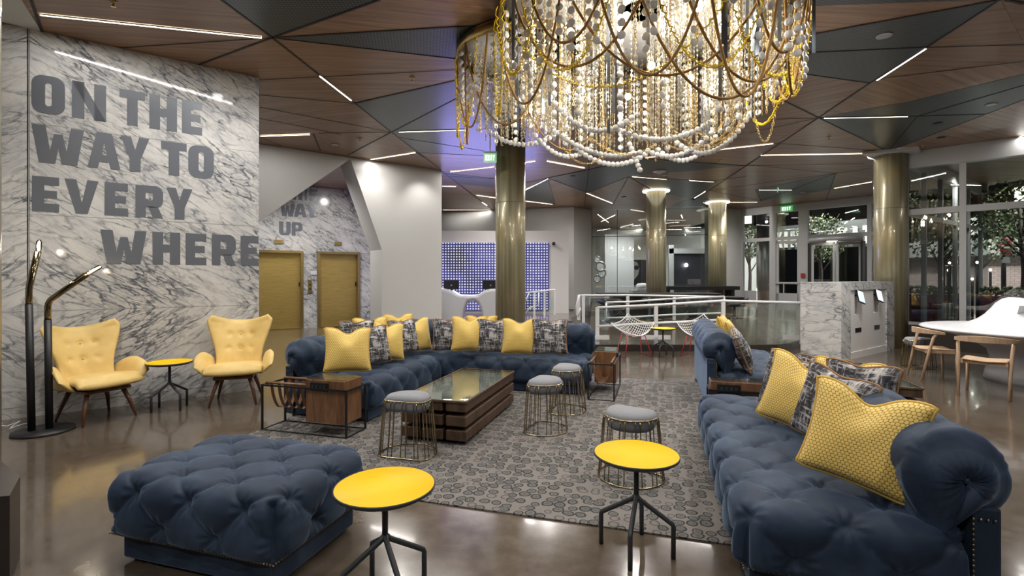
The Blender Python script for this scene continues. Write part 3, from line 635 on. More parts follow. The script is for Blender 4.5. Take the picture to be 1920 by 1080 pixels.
# revolving door
cs = (s_r0 + s_r1) / 2; rr = (s_r1 - s_r0) / 2; RC = FO + FD * cs
rv = empty('revolving_door', (RC.x, RC.y, FZ), FA); zt = 2.06
for k, a0 in enumerate((radians(20), radians(110), radians(200), radians(290))):
    q = MB(); R3 = Matrix.Rotation(a0, 3, 'Z')
    def bx(x0, x1, z0, z1, th=.05): q.box(R3 @ Vector(((x0 + x1) / 2, 0, (z0 + z1) / 2)), (x1 - x0, th, z1 - z0), rz=a0)
    bx(.02, .09, .02, zt); bx(rr * .9 - .07, rr * .9, .02, zt); bx(.02, rr * .9, zt - .09, zt); bx(.02, rr * .9, .02, .3)
    q.build('door_wing', 'frame', rv)
    q = MB(); q.box(R3 @ Vector((rr * .45, 0, zt / 2 + .1)), (rr * .8, .008, zt - .4), rz=a0); q.build('wing_glass', 'glass', rv)
q = MB(); q.tube([(0, 0, 0), (0, 0, zt)], .04, 10); q.build('centre_post', 'steel', rv)
q = MB(); q.lathe([(rr, 0), (rr, .12)], 40, (0, 0, zt + .02)); q.build('canopy_ring', 'frame', rv)
q = MB()
for sx in (-1, 1): q.box((sx * (rr - .01), 0, zt / 2), (.05, .35, zt))
q.build('drum_post', 'black', rv); MB().lathe([(.16, 0), (.16, .02)], 20, (0, -.35, zt - .0)).build('ceiling_lamp_disc', 'ledspot', rv)
tag(rv, 'silver framed revolving glass door behind the marble kiosk', 'revolving door')
fa = MB().box((0, 0, 0), (.12, .04, .14)).build('fire_alarm', 'redsign', loc=(FO + FD * fs(1507)).to_3d() + Vector((-.08, -.08, 1.52)), rz=FA); tag(fa, 'small red fire alarm box on the pale post by the entrance', 'fire alarm')
def exit_sign(name, px, py, Y, rz, wid, hgt, label, hang=True, o3=None):
    p = o3 if o3 is not None else PY(px, py, Y); e = empty('exit_sign', p, rz)
    MB().box((0, 0, 0), (wid, .03, hgt)).build('sign_plate', 'exit', e)
    q = MB(); word(q, 'EXIT', -wid * .36, wid * .36, -hgt * .3, hgt * .3, -.022, -.016, .2); q.build('sign_letters', 'exitlet', e)
    if hang: MB().box((0, 0, (CEIL + p.z + hgt / 2) / 2 - p.z), (.02, .02, max(CEIL - p.z - hgt / 2, .02))).box((0, 0, hgt / 2 + .015), (wid * 1.1, .06, .03)).build('sign_bracket', 'frame', e)
    tag(e, label, 'exit sign'); return e
exit_sign('e', 919, 296, 9.2, 0, .24, .17, 'green EXIT sign half hidden behind the nearest brass column')
exit_sign('e', 1458, 352, 14.4, radians(62), .34, .22, 'green EXIT sign hanging edge on below the wooden ceiling')
pe = FO + FD * fs(1477); exit_sign('e', 0, 0, 0, FA, .40, .2, 'green EXIT sign mounted on the header above the entrance door', False, Vector((pe.x - .1, pe.y - .1, 3.88)))
# lamp('exit_sign_glow', 'POINT', PY(1458, 356, 14.2), 1.2, (.2, 1, .35), .1); lamp('exit_sign_glow', 'POINT', PY(915, 296, 9.0), .6, (.2, 1, .35), .08)

# right window wall
RO = Vector((8.16, 10.3)); RD = Vector((.70, -.714)); RA = atan2(RD.y, RD.x); rs_ = lambda px: wall_s(px, RO, RD)
Lr = 7.5; zb = .48; zh = 3.69
mb = MB(); lbox(mb, -.2, Lr, zh, CEIL, .05, .2); lbox(mb, -.1, Lr, 2.73, 2.85, .05, .12); lbox(mb, -.1, Lr, zb, zb + .05, .05, .14)
for s_ in (0, rs_(1805), 2.62, 4.2, 6.0): lbox(mb, s_ - .05, s_ + .05, zb, CEIL, .05, .14)
mb.build('window_2', 'frame', loc=(RO.x, RO.y, 0), rz=RA, structure=True)
mb = MB(); lbox(mb, 0, Lr, zb, zh, .05, .012); mb.build('window_2_pane', 'glass', loc=(RO.x, RO.y, 0), rz=RA, structure=True)
mb = MB(); lbox(mb, -.35, Lr, 0, zb, .12, .45); mb.build('window_sill', 'darkwall', loc=(RO.x, RO.y, 0), rz=RA, structure=True)
# return glass wall between the two glazed fronts
QO, QD = RO + RD * -.0, Vector((.8107, .5855)); QA = atan2(QD.y, QD.x)
mb = MB(); lbox(mb, 0, 6.1, 3.75, CEIL, 0, .12); lbox(mb, 0, 6.1, 2.74, 2.84, 0, .08); lbox(mb, 0, 6.1, .1, .2, 0, .1)
for s_ in (.06, 1.2, 2.4, 3.6, 4.8, 6.05): lbox(mb, s_ - .03, s_ + .03, 0, CEIL, 0, .1)
mb.build('window_3', 'frame', loc=(QO.x, QO.y, 0), rz=QA, structure=True)
mb = MB(); lbox(mb, 0, 6.1, .2, 3.75, 0, .012); mb.build('window_3_pane', 'glass', loc=(QO.x, QO.y, 0), rz=QA, structure=True)

# ------------------------------------------------------------------ columns
def column(x, y, z0=0, r=.29, halo=True, label='', z1=CEIL):
    c = empty('brass_column', (x, y, z0))
    q = MB(); n = 40; h = z1 - z0; q.lathe([(r, 0), (r, h)], n); q.build('shaft', 'colbrass', c)
    MB().lathe([(r + .001, 2.87 - z0), (r + .001, 2.88 - z0)], 40, caps=False).build('seam_ring', 'signgrey', c)
    if halo: MB().lathe([(r, h - .035), (r + .10, h - .03), (r + .11, h), (r, h)], n).build('cove_light_ring', M['halo'], c)
    tag(c, label, 'column'); return c
M['halo'] = emis('cove_glow', (1., .95, .8), 2.2)
column(-.03, 9.6, label='brass column with painted reflection streaks rising behind the blue corner sofa', halo=False)
column(7.9, 10.35, label='brass column with white cove behind the marble kiosk')
column(4.3, 14.8, .42, label='brass column with glowing top ring behind the black counter')
column(7.06, 18.55 - 1.5, .5, label='green tinted brass column beside the pale curved pier')
c = column(-3.04, 2.55, .42, .29, False, 'brass column on a dark plinth cut by the picture edge')
MB().prism([(-3.4, 2.1), (-2.37, 2.34), (-2.553, 2.575), (-3.35, 3.1), (-3.7, 2.8)], -.42, 0).build('plinth', 'darkwall', c).location = (3.04, -2.55, 0)
# white cove corner on the right column
MB().prism([(7.2, 10.2), (8.0, 9.75), (8.45, 10.2), (8.1, 10.9)], CEIL - .05, CEIL - .004).build('ceiling_cove', 'white', structure=True)

# ------------------------------------------------------------------ ceiling
def C(px, py, z=CEIL):
    Y = (z - H) * F / (HY - py); return ((px - CX) / F * Y, Y)
MB().prism([(-9, -3.5), (14, -3.5), (14, 9), (13.5, 14.2), (9.2, 19.6), (9.2, 28), (2.5, 28), (-9, 21)], CEIL + .012, CEIL + .2).build('ceiling', 'darkwall', structure=True)
PNL = [0]
def panel(pts, mat, ang, lvl=0):
    poly = [C(*p) if p[1] < 9999 else p for p in pts]; poly = [Vector(p) for p in poly]
    area = sum(a.x * b.y - b.x * a.y for a, b in zip(poly, poly[1:] + poly[:1]))
    if area < 0: poly = poly[::-1]
    z = CEIL + .008 - lvl * .003; ca, sa = cos(ang), sin(ang); n = len(poly)
    q = MB(); vs = [(p.x, p.y, z) for p in poly] + [(p.x, p.y, z + .003) for p in poly]; off = PNL[0] * 1.7; PNL[0] += 1
    q.add(vs, [tuple(range(n - 1, -1, -1)), tuple(range(n, 2 * n))] + [(i, (i + 1) % n, (i + 1) % n + n, i + n) for i in range(n)],
          uv=[(p.x * ca + p.y * sa + off, -p.x * sa + p.y * ca + off) for p in poly] * 2)
    return q.build('ceiling_panel', mat, structure=True)
def wpanel(pts, mat, ang, lvl=0):
    global C; old = C; C = lambda x, y: (x, y)
    try: return panel(pts, mat, ang, lvl)
    finally: C = old
# base field of walnut, then triangles with their own grain, then grey mesh triangles
wpanel([(-9, -3.4), (14, -3.4), (14, 9), (13.4, 14), (9.1, 19.5), (9.1, 27.9), (2.6, 27.9), (-8.9, 20.9)], 'ceilwood', radians(3), 0)
A_, B_, C_ = (510.5, 71), (734, 248), (666, 194)
wd = [([(415, 0), A_, (370, 122.5), (80, 62), (58, 0)], 8), ([A_, (712, 0), (930, -20), (931, 46.5)], 12), ([A_, (370, 122.5), (485, 150), (485, 178), C_], -4), ([A_, C_, (866, 149), (861, 131), (858, 111)], 3),
      ([(485, 178), C_, B_, (487, 201)], -14), ([(487, 201), B_, (598, 250), (487, 222)], -22), ([B_, (651, 292), (790, 320), (823, 315)], 40), ([(598, 250), B_, (651, 292), (601, 284)], 60),
      ([(1510, 13), (1845, 0), (1874, 0), (1495, 71)], 5), ([(1876, 0), (1738, 89), (1920, 84)], -12), ([(1738, 89), (1645, 148), (1705, 148), (1920, 115), (1920, 84)], 4), ([(1631, 156), (1535, 221), (1708, 190), (1920, 139), (1920, 115), (1705, 148), (1645, 148)], 28),
      ([(1480, 135), (1631, 156), (1535, 221), (1459, 184)], -42), ([(1535, 221), (1459, 184), (1400, 249)], -30), ([(1535, 221), (1665, 284), (1450, 268)], -28), ([(1665, 284), (1652, 287), (1427, 291), (1450, 268)], 5),
      ([(1665, 284), (1920, 187), (1920, 258), (1697, 287)], 24), ([(1199, 296), (1450, 268), (1397, 311)], 8), ([(1027, 334), (1098.5, 361), (1096, 388), (1041, 383)], -60), ([(1179, 331), (1100, 362), (1150, 382)], 70),
      ([(1179, 331), (1150, 382), (1240, 370), (1225, 358)], 50), ([(1330, 357), (1417, 356), (1427, 377)], -20), ([(1567, 325), (1549, 375), (1634, 368), (1634, 320)], 20), ([(779, 286), (907, 292), (928, 330), (823, 315)], 10)]
for pts, a in wd: panel(pts, 'ceilwood', radians(a), 1)
gr = [([(415, 0), (330, -60), (860, -60), (712, 0), A_], 0), ([A_, (931, 46.5), (1040, 42), (1010, 128), (858, 111)], 10), ([C_, B_, (870, 178), (980, 110), (866, 149)], -10), ([B_, (870, 178), (1000, 160), (1010, 230), (890, 243)], 25),
      ([B_, (890, 243), (1000, 238), (1000, 297), (907, 292), (779, 286)], 5), ([(1480, 135), (1495, 100), (1738, 89), (1631, 156)], 20), ([(1495, 100), (1495, 71), (1874, 0), (1738, 89)], -10), ([(1500, -50), (1500, 13), (1845, 0), (1900, -50)], 15),
      ([(1535, 221), (1708, 190), (1920, 139), (1920, 160), (1720, 218)], 0), ([(1535, 221), (1720, 218), (1665, 284)], 40), ([(1720, 218), (1920, 160), (1920, 187), (1665, 284)], -30), ([(1027, 334), (1104, 318), (1098.5, 361)], 10),
      ([(1104, 318), (1199, 297), (1397, 311), (1179, 331), (1100, 362)], 30), ([(985, 356), (1027, 334), (1041, 383), (985, 376)], 20), ([(1427, 377), (1417, 356), (1567, 325), (1555, 356)], 0), ([(1186, 331), (1330, 340), (1400, 331), (1338, 345), (1300, 375), (1240, 362)], 15),
      ([(1330, 375), (1302, 371), (1270, 380), (1250, 392), (1320, 392)], 15), ([(830, 325), (926, 335), (926, 352), (860, 345)], 20), ([(1000, 100), (1500, 72), (1495, 100), (1480, 135), (1130, 150)], 12)]
for pts, a in gr: panel(pts, 'mesh', radians(a), 2)
wpanel([(-6.3, 3.9), (-4.95, 5.22), (-4.3, 4.2 - .0), (-4.45, 3.4), (-6.3, 3.0)], 'white', 0, 2)
def joint(name, pts, w, mat, z=CEIL - .001, h=.004):
    q = MB()
    for a, b in zip(pts[:-1], pts[1:]):
        a3, b3 = Vector((*C(*a), z)), Vector((*C(*b), z)); q.bar(a3, b3, w, h)
    return q
jl = [[(415, 0), A_, C_, B_, (823, 315), (829, 322), (924, 394)], [(712, 0), A_, (370, 122.5)], [A_, (931, 46.5)], [B_, (651, 292)], [B_, (870, 178)], [(587, 251), (601, 283)], [(1874, 0), (1738, 89), (1631, 156), (1535, 221), (1330, 357), (1300, 376)],
      [(1500, 69), (1874, 0)], [(1495, 100), (1738, 89)], [(1459, 184), (1535, 221), (1665, 284)], [(1665, 284), (1720, 218), (1920, 160)], [(1535, 221), (1720, 218), (1850, 214)], [(1104, 300), (1104, 318), (1096, 388)], [(1104, 318), (1199, 297)],
      [(1027, 334), (1041, 383)], [(1027, 334), (1100, 361)], [(985, 343), (1027, 334), (1104, 318)], [(1179, 331), (1150, 382)], [(1179, 331), (1222, 357)], [(1179, 331), (1100, 362)], [(1567, 325), (1549, 375)], [(1567, 325), (1427, 377), (1417, 356)], [(866, 149), C_], [(1885, 0), (1920, 8)], [(58, 0), (80, 62)]]
for k, pl in enumerate(jl): joint('j', pl, .022 if k < 12 else .026, 'black').build('trim_5', 'black', structure=True)
jt = [[(485, 150), (861, 131)], [(485, 178), C_], [(487, 201), B_], [(598, 250), B_], [A_, (222, 90)], [A_, (858, 111)], [(487, 222), (640, 252)], [(487, 257), (527, 273)], [(750, 258), (907, 283)], [(1535, 221), (1406, 249)], [(1535, 221), (1438, 224)], [(1199, 297), (1397, 311), (1620, 307)],
      [(1738, 89), (1920, 84)], [(1645, 148), (1920, 115)], [(1480, 135), (1631, 156)], [(1665, 284), (1450, 268)], [(1330, 357), (1567, 325)], [(779, 286), (907, 292)], [(829, 330), (926, 335)], [(1427, 377), (1330, 357)], [(1400, 309), (1567, 325), (1634, 315)], [(1665, 284), (1920, 187)]]
for pl in jt: joint('j', pl, .008, 'black').build('trim_6', 'black', structure=True)
SL = [((75, 27), (490, 70)), ((600, 142), (659, 188)), ((748, 247), (877, 243)), ((488, 255), (580, 252)), ((695, 299), (778, 286)), ((844, 322), (926, 312.6)), ((985, 304.5), (1003, 302)), ((1026, 302), (1096, 315)), ((829, 349), (855, 349.5)),
      ((894, 366), (930, 371)), ((904, 379), (913, 385)), ((830, 393.5), (919, 393.7)), ((986, 377), (1036, 383)), ((985, 356), (1027, 335)), ((1100, 362), (1148, 381)), ((1186, 331), (1250, 336)), ((1293, 338), (1338, 341)), ((1210, 295.5), (1450, 269)),
      ((1427, 291), (1652, 287)), ((1546, 221), (1702, 218)), ((1644, 150), (1735, 91)), ((1911, 256), (1960, 240)), ((1302, 371), (1322, 359)), ((1319, 380), (1420, 379)), ((1424, 356), (1485, 356)), ((1564, 353), (1634, 341)),
      ((1121, 402), (1141, 417)), ((1163, 426), (1187, 420)), ((1164, 427), (1208, 429)), ((1183, 393), (1208, 397)), ((1255, 424), (1295, 422)), ((1255, 431), (1297, 428)), ((1280, 437), (1297, 434)), ((1252, 413), (1285, 413))]
SLL = ['long light slot above the marble slogan wall', 'diagonal light slot between the marble wall and the chandelier', 'bright light slot left of the chandelier over the white wall', 'short light slot touching the marble wall edge', 'light slot just above the white cut-out wall',
       'light slot crossing behind the half hidden exit sign', 'tiny light slot under the chandelier beside the brass column', 'light slot below the chandelier and its hanging gold chain', 'dim light slot over the reception by the white wall', 'light slot running behind the nearest brass column',
       'tiny slot at the ceiling joint over the reception', 'slot along the reception wall top', 'slot beside the nearest brass column over the alcove', 'slanted slot starting at the nearest brass column', 'slanted slot between the grey triangle and middle brass column', 'slot above the middle brass column',
       'slot between the two far brass columns and smoke detector', 'long slot under the lowest bead garland of the chandelier', 'long slot ending at the kiosk column top', 'slot across the pale grey triangle above the kiosk column', 'steep slot beside the dark grey triangles near the downlight', 'slot cut by the picture edge over the street window',
       'tiny diagonal slot over the green tinted column', 'slot above the pale pier', 'slot crossing the hanging exit sign', 'slot over the revolving door', 'slanted slot seen through the glass partition', 'short rising slot beyond the glass partition', 'falling slot beyond the glass partition by the middle column', 'faint slot behind the middle column top',
       'upper of the stacked slots between the far columns', 'middle of the stacked slots between the far columns', 'shortest lowest slot between the far columns', 'faint topmost slot between the far columns']
for (a, b), lab in zip(SL, SLL):
    a3, b3 = Vector((*C(*a), CEIL - .004)), Vector((*C(*b), CEIL - .004)); mid = (a3 + b3) / 2; d = b3 - a3; e = empty('linear_light', mid, atan2(d.y, d.x)); L = d.length
    MB().box((0, 0, 0), (L, .022, .006)).build('diffuser', 'ledstrip', e); MB().box((0, .016, .0), (L, .008, .01)).box((0, -.016, .0), (L, .008, .01)).build('channel', 'frame', e)
    tag(e, 'thin ' + lab, 'linear light', 'linear light slots in the wooden ceiling')
    lamp('linear_light_glow', 'AREA', (mid.x, mid.y, CEIL - .03), (12 if mid.y < 15 else 4) * max(L, .4), NEUT, L, (0, 0, e.rotation_euler.z), sy=.04)
DL = [((1658, 67), 'large round downlight in the dark grey triangle near the chandelier'), ((1858, 196), 'round downlight in the grey triangle over the street window'), ((628, 271), 'small downlight above the white cut-out wall'), ((1247, 328), 'small downlight beside the white smoke detector'), ((1505, 361), 'small downlight near the hanging exit sign')]
for p, lab in DL:
    x, y = C(*p); e = empty('downlight', (x, y, CEIL - .004)); MB().lathe([(.005, 0), (.05, 0)], 20).build('lens', 'ledspot', e); MB().lathe([(.05, -.004), (.072, -.004), (.075, .004), (.05, .004)], 24).build('trim_ring', 'frame', e); tag(e, lab, 'downlight', 'recessed downlights')
for p, lab in (((1758, 231), 'over the kiosk column'), ((1765, 258), 'close to the street window header'), ((1074, 330), 'in the grey triangle behind the chandelier'), ((1170, 369), 'in the walnut beside the middle column')):
    x, y = C(*p); o = MB().lathe([(.0, -.002), (.07, -.002), (.075, .004)], 20, (x, y, CEIL - .003)).build('ceiling_speaker', 'black'); tag(o, 'dark round ceiling speaker ' + lab, 'speaker', 'ceiling speakers')
x, y = C(1236, 321); sd = MB().lathe([(0, -.06), (.05, -.06), (.07, -.03), (.15, -.02), (.16, 0)], 24, (x, y, CEIL)).build('smoke_detector', 'whitegloss'); tag(sd, 'white round smoke detector on grey panel under the chandelier', 'detector')
for p, lab in (((675, 260), 'over the white cut-out wall'), ((773, 146), 'left of the chandelier in walnut'), ((1554, 257), 'between chandelier and kiosk column'), ((1491, 158), 'close to the chandelier\'s right edge'), ((1350, 300), 'below the bead garland'), ((213, 3), 'above the marble wall at the frame top'), ((1730, 272), 'beside the kiosk column cove')):
    x, y = C(*p); o = MB().lathe([(0, -.05), (.02, -.05), (.008, -.03), (.008, -.01), (.035, -.006), (.035, 0)], 12, (x, y, CEIL)).build('sprinkler', 'brass'); tag(o, 'tiny brass fire sprinkler head ' + lab, 'sprinkler', 'ceiling sprinklers')

# ------------------------------------------------------------------ tufted upholstery
def tuft(u, v, du=.20, dv=.17, Hh=.035):
    p = (u / du + v / dv) / 2; q = (u / du - v / dv) / 2
    sp_, sq = abs(sin(pi * p)), abs(sin(pi * q)); fp = abs(p - round(p)); fq = abs(q - round(q)); rb = hypot(fp, fq)
    gp, gq = p - round(p), q - round(q)
    fold = .10 * cos(9 * atan2(gp, gq + 1e-9)) * math.exp(-((rb - .2) / .11) ** 2)
    return Hh * (.56 * (sp_ * sq) ** .42 + .44 * (1 - math.exp(-(rb / .15) ** 2)) + fold)
def sst(x): x = max(0, min(1, x)); return x * x * (3 - 2 * x)
def tufted_block(mb, x0, x1, y0, y1, z0, z1, r=.07, step=.018, Hh=.035, du=.2, dv=.17, sides=('x-', 'x+', 'y-', 'y+'), tufts=('top', 'x-', 'x+', 'y-', 'y+'), ox=0, oy=0):
    """rounded cushion with button tufting running over its edges"""
    def rnd(p):
        c = Vector((max(x0 + r, min(x1 - r, p.x)), max(y0 + r, min(y1 - r, p.y)), min(z1 - r, p.z))); d = p - c
        if d.length < 1e-9: return p, Vector((0, 0, 1))
        n = d.normalized(); return c + n * r, n
    fade = lambda d: sst(d / .05)
    nx, ny, nz = max(4, int((x1 - x0) / step)), max(4, int((y1 - y0) / step)), max(3, int((z1 - z0) / step))
    def top(u, v):
        x, y = x0 + (x1 - x0) * u, y0 + (y1 - y0) * v; p, n = rnd(Vector((x, y, z1)))
        cc = hypot(min(x - x0, x1 - x), min(y - y0, y1 - y)); return p + n * tuft(x - ox, y - oy, du, dv, Hh) * fade(cc) if 'top' in tufts else p
    mb.grid(top, nx, ny)
    for sd in sides:
        ax = sd[0]; lo = sd[1] == '-'
        def side(u, v, sd=sd, ax=ax, lo=lo):
            z = z0 + (z1 - z0) * v; dep = z1 - z
            if ax == 'x':
                X = x0 if lo else x1; y = y0 + (y1 - y0) * u; P = Vector((X, y, z)); tx, ty = (X - dep if lo else X + dep), y; cc = min(y - y0, y1 - y)
            else:
                Y = y0 if lo else y1; x = x0 + (x1 - x0) * u; P = Vector((x, Y, z)); tx, ty = x, (Y - dep if lo else Y + dep); cc = min(x - x0, x1 - x)
            p, n = rnd(P); f_ = fade(cc if dep > 1e-6 else hypot(cc, 0)) * sst((z - z0) / .04 + .0)
            return p + n * tuft(tx - ox, ty - oy, du, dv, Hh) * f_ if sd in tufts else p
        mb.grid(side, ny if ax == 'x' else nx, nz, flip=sd in ('x-', 'y+'))
    return weld(mb, 2e-4)
def nails(pts, sp_=.022, r=.0065):
    q = MB()
    for a, b in zip(pts[:-1], pts[1:]):
        a, b = Vector(a), Vector(b); n = max(1, int((b - a).length / sp_))
        for i in range(n): q.ball(a + (b - a) * (i / n), r, 6, 4)
    return q
def roll_back(mb, length, xi, xo, zs, zc, r, step=.02, caps=(True, True), Hh=.03, ztop=None):
    """tufted chesterfield back: local y along length, inner face towards -x; roll centre at x=(xi+xo)/2"""
    xc = (xi + xo) / 2 - .02; prof = []
    n1 = 10
    for i in range(n1):
        t_ = i / n1; prof.append((xc - r + .06 - .06 * sst(t_), zs + (zc - zs) * t_))
    R_ = r
    for i in range(0, 27):
        a = pi - radians(235) * i / 26; prof.append((xc + R_ * cos(a), zc + R_ * sin(a)))
    prof[n1 - 1] = ((prof[n1 - 2][0] + prof[n1][0]) / 2, prof[n1 - 1][1])
    arc = [0]
    for p, q in zip(prof[:-1], prof[1:]): arc.append(arc[-1] + hypot(q[0] - p[0], q[1] - p[1]))
    nrm = []
    for i in range(len(prof)):
        p, q = prof[max(i - 1, 0)], prof[min(i + 1, len(prof) - 1)]; tx, tz = q[0] - p[0], q[1] - p[1]; l = hypot(tx, tz) or 1; nrm.append((-tz / l, tx / l))
    ny = int(length / step); NV = 3 * (len(prof) - 1)
    def at(s_):
        i = min(int(s_), len(prof) - 2); t_ = s_ - i; l = lambda A: tuple(a + (b - a) * t_ for a, b in zip(A[i], A[i + 1])); return l(prof), l(nrm), arc[i] + (arc[i + 1] - arc[i]) * t_
    def fn(u, v):
        (x, z), (nx_, nz_), s_ = at(v * (len(prof) - 1)); y = length * u
        e = min(y if caps[0] else 9, (length - y) if caps[1] else 9); sh = .045 * (1 - sst(e / .07)) ** 2
        d = tuft(y, s_, .2, .17, Hh) * sst(e / .06 + .05) * sst((arc[-1] - s_) / .05) - sh
        return Vector((x + nx_ * d, y, z + nz_ * d))
    mb.grid(fn, ny, NV, flip=True)
    for k, on in enumerate(caps):
        if not on: continue
        y = 0 if k == 0 else length; sgn = -1 if k == 0 else 1; rim = [fn(k, j / 40) for j in range(41)]
        cx_ = xc; cz_ = zc; lay = []
        for m_, (sc_, bul) in enumerate(((1, 0), (.8, .028), (.55, .045), (.3, .042), (.1, .02))):
            row = []
            for j, p in enumerate(rim):
                pl = .008 * cos(j * pi * .9) * (1 - sc_) * sc_ * 4
                row.append(Vector((cx_ + (p.x - cx_) * sc_, y + sgn * (bul + pl), cz_ + (p.z - cz_) * sc_)))
            lay.append(row)
        vs = [p for row in lay for p in row] + [Vector((cx_, y + sgn * .012, cz_))]; fs_ = []
        for m_ in range(4):
            for j in range(40): a = m_ * 41 + j; fs_.append((a, a + 1, a + 42, a + 41) if k else (a, a + 41, a + 42, a + 1))
        for j in range(40): fs_.append((4 * 41 + j, 4 * 41 + j + 1, len(vs) - 1) if k else (4 * 41 + j + 1, 4 * 41 + j, len(vs) - 1))
        for m_ in range(4): a, b = m_ * 41 + 40, m_ * 41; fs_.append((a, b, b + 41, a + 41) if k else (a, a + 41, b + 41, b))
        mb.add(vs, fs_, True); mb.ball((cx_, y + sgn * .02, cz_), .014, 10, 6)
    return weld(mb, 2e-4)

# ottoman (grid frame: x = a, y = b)
ot = empty('tufted_ottoman', g(-2.16, 2.17), -AG)
q = MB(); tufted_block(q, -.50, .50, -.34, .36, .15, .43, .07, .0085, .048, .165, .15, ox=.02, oy=-.085); q.build('tufted_cushion', 'velvet', ot)
MB().box((0, .01, .085), (.93, .63, .13)).build('plinth', 'velvet', ot, bev=.012)
nails([(-.498, -.344, .158), (.504, -.344, .158), (.504, .36, .158)], .017, .0055).build('nailhead_trim', 'nail', ot)
q = MB()
for sx in (-1, 1):
    for sy in (-1, 1): q = MB().box((sx * .4, .01 + sy * .26, .01), (.05, .05, .02)); q.build('foot', 'black', ot)
tag(ot, 'square navy velvet tufted ottoman standing at the front of the lobby', 'ottoman')

# sofas: local frame x across (seat front at 0, back at +), y along
def sofa_piece(parent, length, caps=(True, True), depth=.94, zc=.69, r=.165, panel_ends=(True, False), seat_y=(0, None), seat_ends=('y-',), back_y=(0, None), step=.016, seatx1=None, nail=True):
    L = length; sy0, sy1 = seat_y[0], seat_y[1] if seat_y[1] is not None else L
    by0, by1 = back_y[0], back_y[1] if back_y[1] is not None else L
    q = MB(); tufted_block(q, 0, seatx1 or depth - .1, sy0, sy1, .13, .39, .07, step, .050, .20, .18, tufts=('top', 'x-', 'y-', 'y+')); q.build('tufted_seat', 'velvet', parent)
    q = MB(); roll_back(q, by1 - by0, depth - .20, depth - .02, .40, zc, r, step * 1.2, caps)
    b = q.build('rolled_back', 'velvet', parent, loc=(0, by0, 0))
    q = MB(); q.box((depth - .05, (by0 + by1) / 2, (zc - .12 + .02) / 2 + .01), (.10, by1 - by0 - .01, zc - .14)); q.build('back_panel', 'velvet', parent, bev=.01)
    q = MB(); q.box(((seatx1 or depth) / 2, (sy0 + sy1) / 2, .085), ((seatx1 or depth) - .05, sy1 - sy0 - .05, .13)); q.build('skirt', 'velvet', parent, bev=.01)
    if nail:
        z_ = .142; nails([(-.004, sy1 - .03, z_), (-.004, sy0 - .004, z_), (depth - .11, sy0 - .004, z_)], .02, .0055).build('seat_nailhead_trim', 'nail', parent)
        if panel_ends[0]: nails([(depth - .098, by0 - .002, .04), (depth - .098, by0 - .002, zc - .155), (depth - .002, by0 - .002, zc - .155)], .02, .0062).build('arm_nailhead_trim', 'nail', parent)
        if panel_ends[1]: nails([(depth - .098, by1 + .002, .04), (depth - .098, by1 + .002, zc - .155), (depth - .002, by1 + .002, zc - .155)], .02, .0062).build('arm_nailhead_trim', 'nail', parent)
    for x, y in ((.08, sy0 + .08), (.08, sy1 - .08), (depth - .08, by0 + .08), (depth - .08, by1 - .08)): MB().box((x, y, .01), (.06, .06, .02)).build('foot', 'legwood', parent)

s1 = empty('tufted_sofa', g(.37, 2.44), -AG)
sofa_piece(s1, 2.28, zc=.635, r=.165, panel_ends=(True, True), caps=(True, True), step=.011)
tag(s1, 'navy velvet tufted sofa in the right foreground with a rolled back', 'sofa', None)
s2 = empty('tufted_sofa', g(1.44, 7.75), -AG + pi)
sofa_piece(s2, 2.0, zc=.68, r=.15, panel_ends=(False, True), caps=(True, True))
tag(s2, 'navy tufted sofa turned away from the rug toward the marble kiosk', 'sofa')
# corner sofa: long leg along v with its back at the marble side, short leg along u with its back to the column
s3 = empty('corner_sofa', g(-2.75, 6.95), -AG + pi)
sofa_piece(s3, 2.65, zc=.63, r=.15, panel_ends=(False, True), caps=(False, True), seat_y=(1.0, None), depth=1.0)
s4 = empty('wing_frame', g(-.88, 6.02), -AG + pi / 2)
sofa_piece(s4, 2.87, zc=.66, r=.14, panel_ends=(True, False), caps=(True, False), seat_y=(0, 2.8), depth=.86)
m3 = Matrix.Translation(s3.location) @ Matrix.Rotation(s3.rotation_euler.z, 4, 'Z'); m4 = Matrix.Translation(s4.location) @ Matrix.Rotation(s4.rotation_euler.z, 4, 'Z')
for ch in list(s4.children): b_ = m3.inverted() @ m4 @ ch.matrix_basis; ch.parent = s3; ch.matrix_basis = b_
bpy.data.objects.remove(s4)
tag(s3, 'L-shaped navy velvet tufted corner sofa lined with throw pillows', 'sofa')

